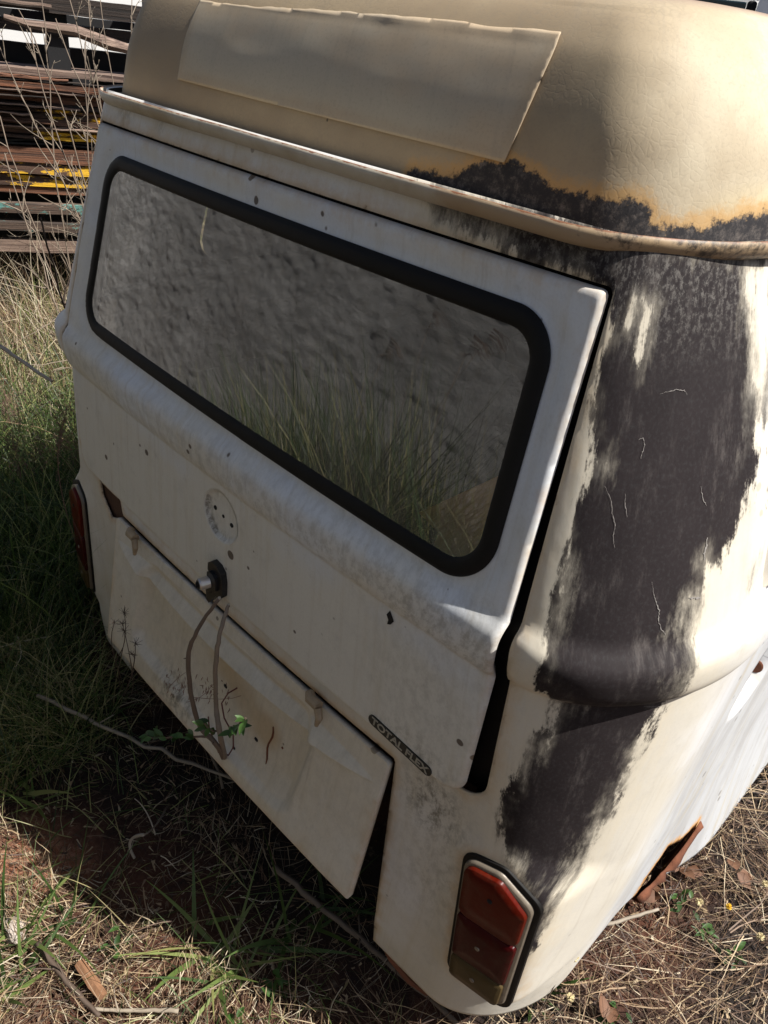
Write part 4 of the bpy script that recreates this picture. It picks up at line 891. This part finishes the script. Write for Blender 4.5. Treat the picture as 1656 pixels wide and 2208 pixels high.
# dry umbel weed at the left bottom corner of the lid
b=MB(); tops=[aty(268,1322,-.16),aty(247,1343,-.18),aty(264,1345,-.15),aty(268,1360,-.17),aty(292,1388,-.14),aty(285,1412,-.15)]; base=pix(270,1500,.02)
for q in tops:
    P=stem(b,base+rng.normal(0,.004,3),q,.0014,.0007,.04,12,.1,False)
    for k in range(16):
        v=rng.normal(0,1,3); v/=np.linalg.norm(v); b.tube([q,q+v*rng.uniform(.008,.015)],[.0006,.0003],4,.05)
tag(b.build('dry_umbel_weed',M_twig,None,True),'small dark weed with starry dried heads before the lid lower left corner','dry weed')
# pinkish plume grasses
for i,(u,v,h,lab) in enumerate([(30,960,.62,'pinkish plume grass head at the left picture edge'),(85,960,.60,'pinkish grass plume between the left edge and the tail lamp'),(165,985,.62,'small beige seed head overlapping the left edge of the tailgate'),(140,900,.70,'reddish seed plume touching the left edge of the tailgate'),(15,870,.65,'pale feathery plume lowest at the far left edge')]):
    q=aty(u,v,.10+.12*(i%3)); base=np.array([q[0]-.05,q[1]+.05,gh(q[0]-.05,q[1]+.05)]); b=MB(); P=stem(b,base,q,.0018,.001,.05,14,.5,False)
    ax_=(P[-1]-P[-4]); ax_/=np.linalg.norm(ax_)
    for k in range(150):
        t=rng.random(); c=q-ax_*.14*(t-.3); v_=rng.normal(0,1,3)*(.018+.024*math.sin(math.pi*min(1,t+.1))); e=c+v_
        b.tube([c,e],[.0004,.0004],3,.4,False); 
        d_=rng.normal(0,1,3)+(0,0,-.8); d_/=np.linalg.norm(d_); b.tube([e,e+d_*.0035,e+d_*.007],[.0006,.0016,.0003],4,rng.random(),False)
    tag(b.build('plume_grass',M_pink,None,True),lab,'plume grass')
# ghostly dry seed spray lying against the lid
b=MB(); base=pix(330,1500,.05)
for k in range(3): stem(b,base,aty(400+60*k,1450+25*k,-.085),.0008,.0005,.03,10,.3,False)
for k in range(90):
    u=rng.uniform(355,500); v=1462+(u-355)*.28+rng.normal(0,16); q=aty(u,v,-.07); d_=np.array([.2,-.3,-1])+rng.normal(0,.4,3); d_/=np.linalg.norm(d_); b.tube([q,q+d_*.004,q+d_*.009],[.0003,.0010,.0003],4,rng.random(),False)
tag(b.build('seed_spray',M_pink,None,True),'loose dry grass seed spray hanging in front of the left half of the engine lid','seed head')
# daisy-like seed balls on the right
M_ball=plain('straw_seed_ball',(.55,.46,.26),.9,var=.4,scale=200)
for i,(u,v,h,lab,r) in enumerate([(1238,2062,.24,'pale round seed head on a bent stem before the right rear corner',.010),(1508,1945,.16,'pale seed ball among dry stalks right of the van',.009),(1572,1955,.16,'yellow button flower right of the van corner',.007),(1640,2020,.14,'pale seed head at the right picture edge',.009),(1230,2150,.12,'seed head low at the foot of the right rear corner',.009),(1650,1905,.15,'upper right seed ball near the picture edge',.008)]):
    p=pix(u,v,h); b=MB(); base=np.array([p[0]-.03+.06*R_(),p[1]-.08,GZ]); stem(b,base,p,.0014,.001,.07,12,.35,False)
    rt=b.build('seed_weed',M_twig,None,True); tag(rt,lab,'weed')
    c=MB()
    for k in range(60):
        v_=rng.normal(0,1,3); v_/=np.linalg.norm(v_); c.tube([p,p+v_*r],[r*.22,r*.07],4,0,False)
    c.build('seed_head',M_ball if i!=2 else plain('yellow_petals',(.75,.48,.04),.7),rt)
# broad-leaved weeds at the right
for (u,v,n_,lab) in [(1535,2000,10,'green toothed-leaf weed in the dead grass at the lower right'),(1600,2060,7,'second leafy weed at the right edge, darker and smaller'),(1470,1925,8,'small green weed close to the rusty sill'),(1335,2190,6,'tiny bright sprig at the bottom edge right of centre'),(1150,2145,5,'small leafy sprig under the right tail lamp'),(610,2110,7,'little green herb at the lower shadow edge'),(520,2195,8,'small herb with a yellow-white flower at the bottom edge'),(240,2020,7,'tiny seedlings on the red soil patch')]:
    p=pix(u,v,.04); b=MB(); base=np.array([p[0],p[1],gh(p[0],p[1])]); 
    for k in range(n_):
        q=base+np.array([rng.normal(0,.012),rng.normal(0,.012),.012+.05*k/n_]); leaf(b,q,(rng.normal(),rng.normal(),rng.uniform(0,.7)),rng.uniform(.018,.034),rng.uniform(.008,.014),rng.random())
    b.tube([base,base+(0,0,.06)],[.0015,.001],5,.3); tag(b.build('leafy_weed',M_leaf,None,True),lab,'weed')
# bark strip, stone, dead leaf, clod
b=MB(); p0=pix(170,2075,.02); p1=pix(222,2150,.015); P=np.linspace(p0,p1,9); dv=np.cross((p1-p0)/np.linalg.norm(p1-p0),(0,0,1)); V=[];F=[]
for k,q in enumerate(P): w_=.011*(1-.5*abs(k/8-.5))+.002*R_(); V+=[q-dv*w_,q+(0,0,.007),q+dv*w_,q-(0,0,.006)]
for k in range(8):
    for c in range(4): F.append((4*k+c,4*k+(c+1)%4,4*k+4+(c+1)%4,4*k+4+c))
F+=[(0,1,2,3),(35,34,33,32)]
b.add(V,F); tag(b.build('bark_strip',plain('orange_bark',(.22,.11,.055),.85,var=.5,scale=50,bump=.6)),'orange-brown strip of bark lying on the dark soil','bark')
def rock(name,label,cat,p,r,mat,seed,sq=(1,1,.6)):
    g=np.random.default_rng(seed); V=[];F=[];n1,n2=12,16
    for i in range(n1+1):
        for j in range(n2):
            t=math.pi*i/n1; f_=2*math.pi*j/n2; d_=np.array([math.sin(t)*math.cos(f_),math.sin(t)*math.sin(f_),math.cos(t)]); k=1+.35*(vnoise(d_[0]*1.7+5+seed,d_[1]*1.7+d_[2]*2+5,seed,3)-.5)*2
            V.append(np.array(p)+d_*r*k*np.array(sq))
    for i in range(n1):
        for j in range(n2): F.append((i*n2+j,(i+1)*n2+j,(i+1)*n2+(j+1)%n2,i*n2+(j+1)%n2))
    return tag(mk(name,V,F,mat,None,True),label,cat)
rock('pale_stone','whitish broken stone on the red soil at the left edge','stone',pix(30,2005,-.004),.026,plain('chalky_stone',(.42,.36,.31),.9,var=.4,scale=40,bump=.7),3,(1.3,.8,.4))
for (u,v,lab) in [(1480,1870,'curled orange dead leaf under the torn sill'),(1400,1930,'crumpled rusty-brown leaf beside the right rear corner'),(1590,1880,'flat reddish dead leaf on the soil right of the van'),(1290,2195,'brown dead leaf at the bottom edge right of centre')]:
    p=pix(u,v,.03); b=MB()
    for k in range(3): leaf(b,p+rng.normal(0,.008,3),(rng.normal(),rng.normal(),.3*rng.normal()),.045,.03,0,(rng.normal(0,.4),rng.normal(0,.4),1))
    tag(b.build('dead_leaf',plain('orange_dead_leaf',(.13,.06,.03),.7,var=.4,scale=60),None,True),lab,'dead leaf')
# brown board inside, behind the glass
q=[onh(x,z,0) for x,z in ((.335,1.248),(.350,1.302),(.395,1.312),(.53,1.392),(.53,1.18),(.40,1.18))]
b=MB(); pts=[aty(905,1105,.16),aty(1125,1003,.16),aty(1110,1245,.16),aty(945,1215,.16),aty(938,1168,.16),aty(950,1150,.16),aty(920,1120,.16)]
b.prism([(p_[0],p_[2]) for p_ in pts][::-1],.158,.164); tag(b.build('brown_board',plain('brightened_hardboard',(.85,.44,.17),.8,var=.25,scale=20)),'torn brown hardboard sheet leaning inside the van behind the glass','board')  # board colour raised to bright orange, standing for sunlight that never reaches it
# ---------------- weathered timber truck body behind ----------------
A0=CAM[:2]; vd=np.array([-.914,.406]); tdir=np.array([.406,.914])
DT=4.9
def tp(u,v,dd=0.):
    """point in the plane of the timber seen at a pixel"""
    d=np.array([(u-828)/1624.05,(v-1104)/1624.05,1.])@CR; t=(DT+dd)/(d[:2]@vd); return CAM+d*t
tb=thing('timber_truck_bed','rotting truck bed of dark weathered planks with peeling yellow and teal paint','truck bed',tuple((A0+vd*DT).tolist()+[GZ]))
def wood(name,c,dark,paint=None,amt=.5,sc_=6.,spot=None):
    n=N(name); rot=math.atan2(tdir[1],tdir[0]); gv=n.node('ShaderNodeVectorRotate',rotation_type='Z_AXIS'); n.put(gv.inputs[0],n.tc); gv.inputs['Angle'].default_value=-rot; g=gv.outputs[0]
    gr=n.noise(1,9,n.mapv(g,(1.6,20,60)),.75); col=n.mix(n.ss(.35,.65,gr),dark,c); col=n.mix(n.math('MULTIPLY',n.ss(.55,.7,n.noise(1,5,n.mapv(g,(.8,8,26)))),.5),col,tuple(min(1,x*1.7) for x in c))
    crk=n.ss(.30,.24,n.noise(1,7,n.mapv(g,(2,30,110)),.6)); col=n.mix(crk,col,(.008,.006,.005))
    if paint:
        pm=n.noise(1,8,n.mapv(g,(sc_,10,sc_*3.2)),.7)
        if spot is not None:
            vd_=n.node('ShaderNodeVectorMath',operation='DISTANCE'); n.put(vd_.inputs[0],n.tc); vd_.inputs[1].default_value=tuple(spot); pm=n.math('ADD',pm,n.math('MULTIPLY',n.ss(.55,.05,vd_.outputs['Value']),.22)); amt=amt+.17
        col=n.mix(n.ss(amt,amt+.03,pm),col,paint)
    return n.fin(col,.85,n.bump(gr,.8,.01))
W1=wood('brown_plank',(.24,.10,.05),(.045,.025,.018)); W2=wood('dark_plank',(.045,.03,.022),(.010,.008,.007)); W3=wood('yellow_painted_plank',(.13,.07,.045),(.035,.022,.016),(.80,.46,.03),.50,3.5,tp(178,268)); W4=wood('teal_painted_plank',(.13,.085,.06),(.03,.022,.018),(.10,.24,.21),.56,3.); W6=wood('yellow_flaked_plank',(.13,.07,.045),(.035,.022,.016),(.80,.46,.03),.50,3.5,tp(150,385)); W5=wood('grey_plank',(.30,.21,.16),(.08,.05,.04))
MB_black=plain('black_timber_and_gaps',(.008,.008,.009),.8)
def plank(u,v0,v1,mat,dd=0.,th=.05,uu=(-260,420),name='plank',tilt=0.):
    za=tp(u,v0,dd)[2]; zb=tp(u,v1,dd)[2]; x0=tp(uu[0],v0,dd); x1=tp(uu[1],v0,dd); s0=(x0[:2]-A0)@tdir; s1_=(x1[:2]-A0)@tdir
    c2=A0+vd*(DT+dd+th/2)+tdir*(s0+s1_)/2; b=MB(); Rm_=np.array([[tdir[0],vd[0],0],[tdir[1],vd[1],0],[0,0,1]]); nseg=16
    L_=(s1_-s0)/2; V=[];F=[]
    for k in range(nseg+1):
        sx=-L_+2*L_*k/nseg; jz=.0022*rng.normal()
        for (yy,zz_) in ((-th/2,zb+jz),(-th/2,za+jz*.6+.0015*rng.normal()),(th/2,za+jz*.6),(th/2,zb)):
            V.append((c2[0]+tdir[0]*sx+vd[0]*yy,c2[1]+tdir[1]*sx+vd[1]*yy,zz_+tilt*sx))
    for k in range(nseg):
        for c in range(4): F.append((4*k+c,4*k+(c+1)%4,4*k+4+(c+1)%4,4*k+4+c))
    F+=[(0,1,2,3),(4*nseg+3,4*nseg+2,4*nseg+1,4*nseg)]
    b.add(V,F); b.build(name,mat,tb)
u=100
pl=[(152,165,W5,-.04,.3),(181,192,W1,-.03,.08),(194,204,W1,-.06,.06),(206,222,W1,-.05,.06),(225,234,W2,-.07,.06),(236,243,W3,-.05,.06),(246,256,W3,-.05,.06),(258,270,W3,-.07,.06),(272,282,W5,-.06,.06),(284,292,W3,-.06,.06),(295,301,W3,-.08,.06),(304,308,MB_black,-.06,.06),(310,314,MB_black,-.06,.06),(320,352,W1,-.06,.06),(354,378,W6,-.05,.06),(380,402,W6,-.03,.06),(404,418,W1,-.02,.06),(442,462,W4,-.08,.06),(482,500,W4,-.10,.08),(520,545,W5,-.08,.06)]
for i_,(v0,v1,mt,dd,th) in enumerate(pl): plank(u,v0,v1,mt,dd,th,tilt=rng.normal(0,.0025))
for vv in (168,171,176,199,212,229,250,264,277): plank(u,vv,vv+rng.uniform(1.5,3),(W1,W5,W2)[vv%3],-.10-.03*R_(),.05,(-260,rng.uniform(60,420)),'splinter',tilt=rng.normal(0,.005))
plank(u,-12,26,W2,.0,.06); plank(u,28,46,MB_black,.25,.06); plank(u,47,74,W2,.05,.06); plank(u,98,150,MB_black,.35,.06)
plank(u,400,640,MB_black,.25,.05); plank(u,150,420,MB_black,.30,.05)  # black sheets added behind the boards so the gaps read as dark shade
plank(60,4,10,W5,-.06,.05,(-260,110)); 
b=MB(); P=[tp(8,36,-.3),tp(60,52,-.3),(tp(160,66,-.3)),tp(235,95,-.25),tp(285,108,-.2)]; b.tube(P,[.012,.018,.026,.03,.022],7); b.build('fallen_pole',W5,tb)
for uu in (112,-150,330):
    t0=tp(uu,-30,.1); s0=(t0[:2]-A0)@tdir; c=A0+vd*(DT+.12)+tdir*s0; b=MB(); b.box((c[0],c[1],1.0),(.055,.05,.95),np.array([[tdir[0],vd[0],0],[tdir[1],vd[1],0],[0,0,1]])); b.build('post',MB_black,tb)
# white wall far behind the timber
c=A0+vd*9+tdir*1.0; b=MB(); b.box((c[0],c[1],1.4),(9,.12,1.3),np.array([[tdir[0],vd[0],0],[tdir[1],vd[1],0],[0,0,1]])); b.box((c[0],c[1],2.73),(9.1,.16,.03),np.array([[tdir[0],vd[0],0],[tdir[1],vd[1],0],[0,0,1]]))
tag(b.build('boundary_wall',plain('whitewashed_render',(.80,.79,.76),.8,var=.08,scale=3,bump=.2)),'whitewashed wall seen through the gaps of the timber','wall')
# ---------------- white vehicle beyond (top right) ----------------
def vp(u,v,dist): 
    d=np.array([(u-828)/1624.05,(v-1104)/1624.05,1.])@CR; return CAM+d*dist/math.hypot(d[0],d[1])
cc=vp(1625,20,7.2); vf=np.array([-.40,.915]); vs=np.array([.915,.40]); R2=np.array([[vs[0],vf[0],0],[vs[1],vf[1],0],[0,0,1]])
pv=thing('parked_van','clean white van parked beyond the roof with dark side glass','van',(cc[0],cc[1],GZ))
MW=plain('glossy_white_paint',(.78,.79,.80),.25,var=.04,scale=2,bump=.02)
def W_(x,y,z): return np.array([cc[0],cc[1],0])+R2@np.array([x,y,z])
# pillar edge at x=0, glass to the left, body panel to the right
def panel(x0,x1,z0,z1,y0,y1,name,mat,par=None):
    b=MB(); b.box(W_((x0+x1)/2,(y0+y1)/2,(z0+z1)/2),((x1-x0)/2,(y1-y0)/2,(z1-z0)/2),R2); o=b.build(name,mat,par or pv); md=o.modifiers.new('bevel','BEVEL'); md.width=.02; md.segments=3; return o
zg=1.70; panel(-2.4,2.2,.35,zg,.0,1.8,'body',MW); panel(.02,2.2,zg+.003,2.35,.0,1.8,'cargo_side',MW); panel(-1.9,.0,2.30,2.40,.06,1.75,'roof',MW)
panel(-1.75,-.06,zg+.003,2.28,.04,.06,'side_glass',plain('tinted_glass',(.02,.035,.04),.05,var=.1)); panel(-.055,.015,zg+.003,2.29,.02,.10,'window_pillar',M_rubber); panel(-1.85,-1.77,zg+.003,2.29,.03,.1,'window_pillar',MW)
panel(-1.1,-.7,1.45,1.93,.5,1.2,'seat',plain('seat_cloth',(.03,.03,.035),.9))
for xx in (-1.6,1.4):
    b=MB(); ax=R2@np.array([0,-1,0]); b.lathe(W_(xx,.10,.42),ax,[(-.1,.30),(.06,.32),(.12,.31),(.12,.2),(.09,.18)],28); wq=b.build('wheel',M_rubber,pv,True); b=MB(); b.lathe(W_(xx,.0,.42),ax,[(.0,.19),(.02,.17),(.03,.05)],20); b.build('rim',M_chrome,wq,True)
# ---------------- rough plaster wall and reeds behind the viewer ----------------
def wall_place(s,z):
    h=.03*(vnoise(s*2.2+40,z*4+7,101,3)-.5)+.016*(vnoise(s*15+40,z*30+7,102,3)-.5)
    return np.stack([s,-1.75+h,z],-1)
V,F,_,_=grid_panel(lin(-7,3.0,.016),lin(.0,2.7,.013),None,wall_place)
n=N('rough_plaster'); col=n.mix(n.ss(.3,.7,n.noise(1.4,7)),(.36,.35,.335),(.22,.215,.205)); col=n.mix(n.math('MULTIPLY',n.ss(.5,.75,n.noise(14,7)),.6),col,(.22,.20,.17)); nb=n.bump(n.noise(34,9,n.mapv(None,(1,1,2.0)),.75),.8,.025)
M_plaster=n.fin(col,.95,nb)
wl=mk('plaster_wall',V,F[:,::-1],M_plaster); tag(wl,'rough sunlit plaster wall facing the van tailgate, mirrored in its glass','wall'); md=wl.modifiers.new('t','SOLIDIFY'); md.thickness=.2; md.offset=-1
n=5200; B=np.stack([rng.normal(-.55,.65,n),U(-1.58,-1.2,n),np.full(n,GZ)],-1); B=B[(B[:,0]<.45)&(B[:,0]>-2.6)]; n=len(B)
hh=np.clip(1.12-.30*np.abs(B[:,0]+.3),.3,1.2)
tag(veg('tall_wall_grass',B,U(.6,1.35,n)*hh,U(.004,.010,n),rng.normal(0,.3,n)+math.pi*(R_(n)<.5),U(0,.25,n),U(.2,1.1,n),np.where(R_(n)<.25,U(.75,.95,n),rng.beta(1.2,2.4,n)*.5),M_grass,8),'tall green grass along the foot of the plaster wall','grass',None,'stuff')
for i in range(9):
    x=rng.uniform(-.9,.4); b=MB(); base=np.array([x,-1.4,GZ]); q=base+(rng.normal(0,.12),rng.normal(0,.08),rng.uniform(1.25,1.5)); P=stem(b,base,q,.0022,.0012,.03,12,.5,False)
    for k in range(26):
        t=rng.random(); c=P[-1]+(P[-1]-P[-3])*t*.4; e=c+np.array([rng.normal(0,.02)+.10*t,rng.normal(0,.02),-.05*t]); b.tube([c,(c+e)/2+(0,0,.012),e],[.0012,.001,.0006],4,.25,False)
    tag(b.build('reed',M_twig,None,True),'feathery reed standing before the plaster wall','reed','reeds before the plaster wall')
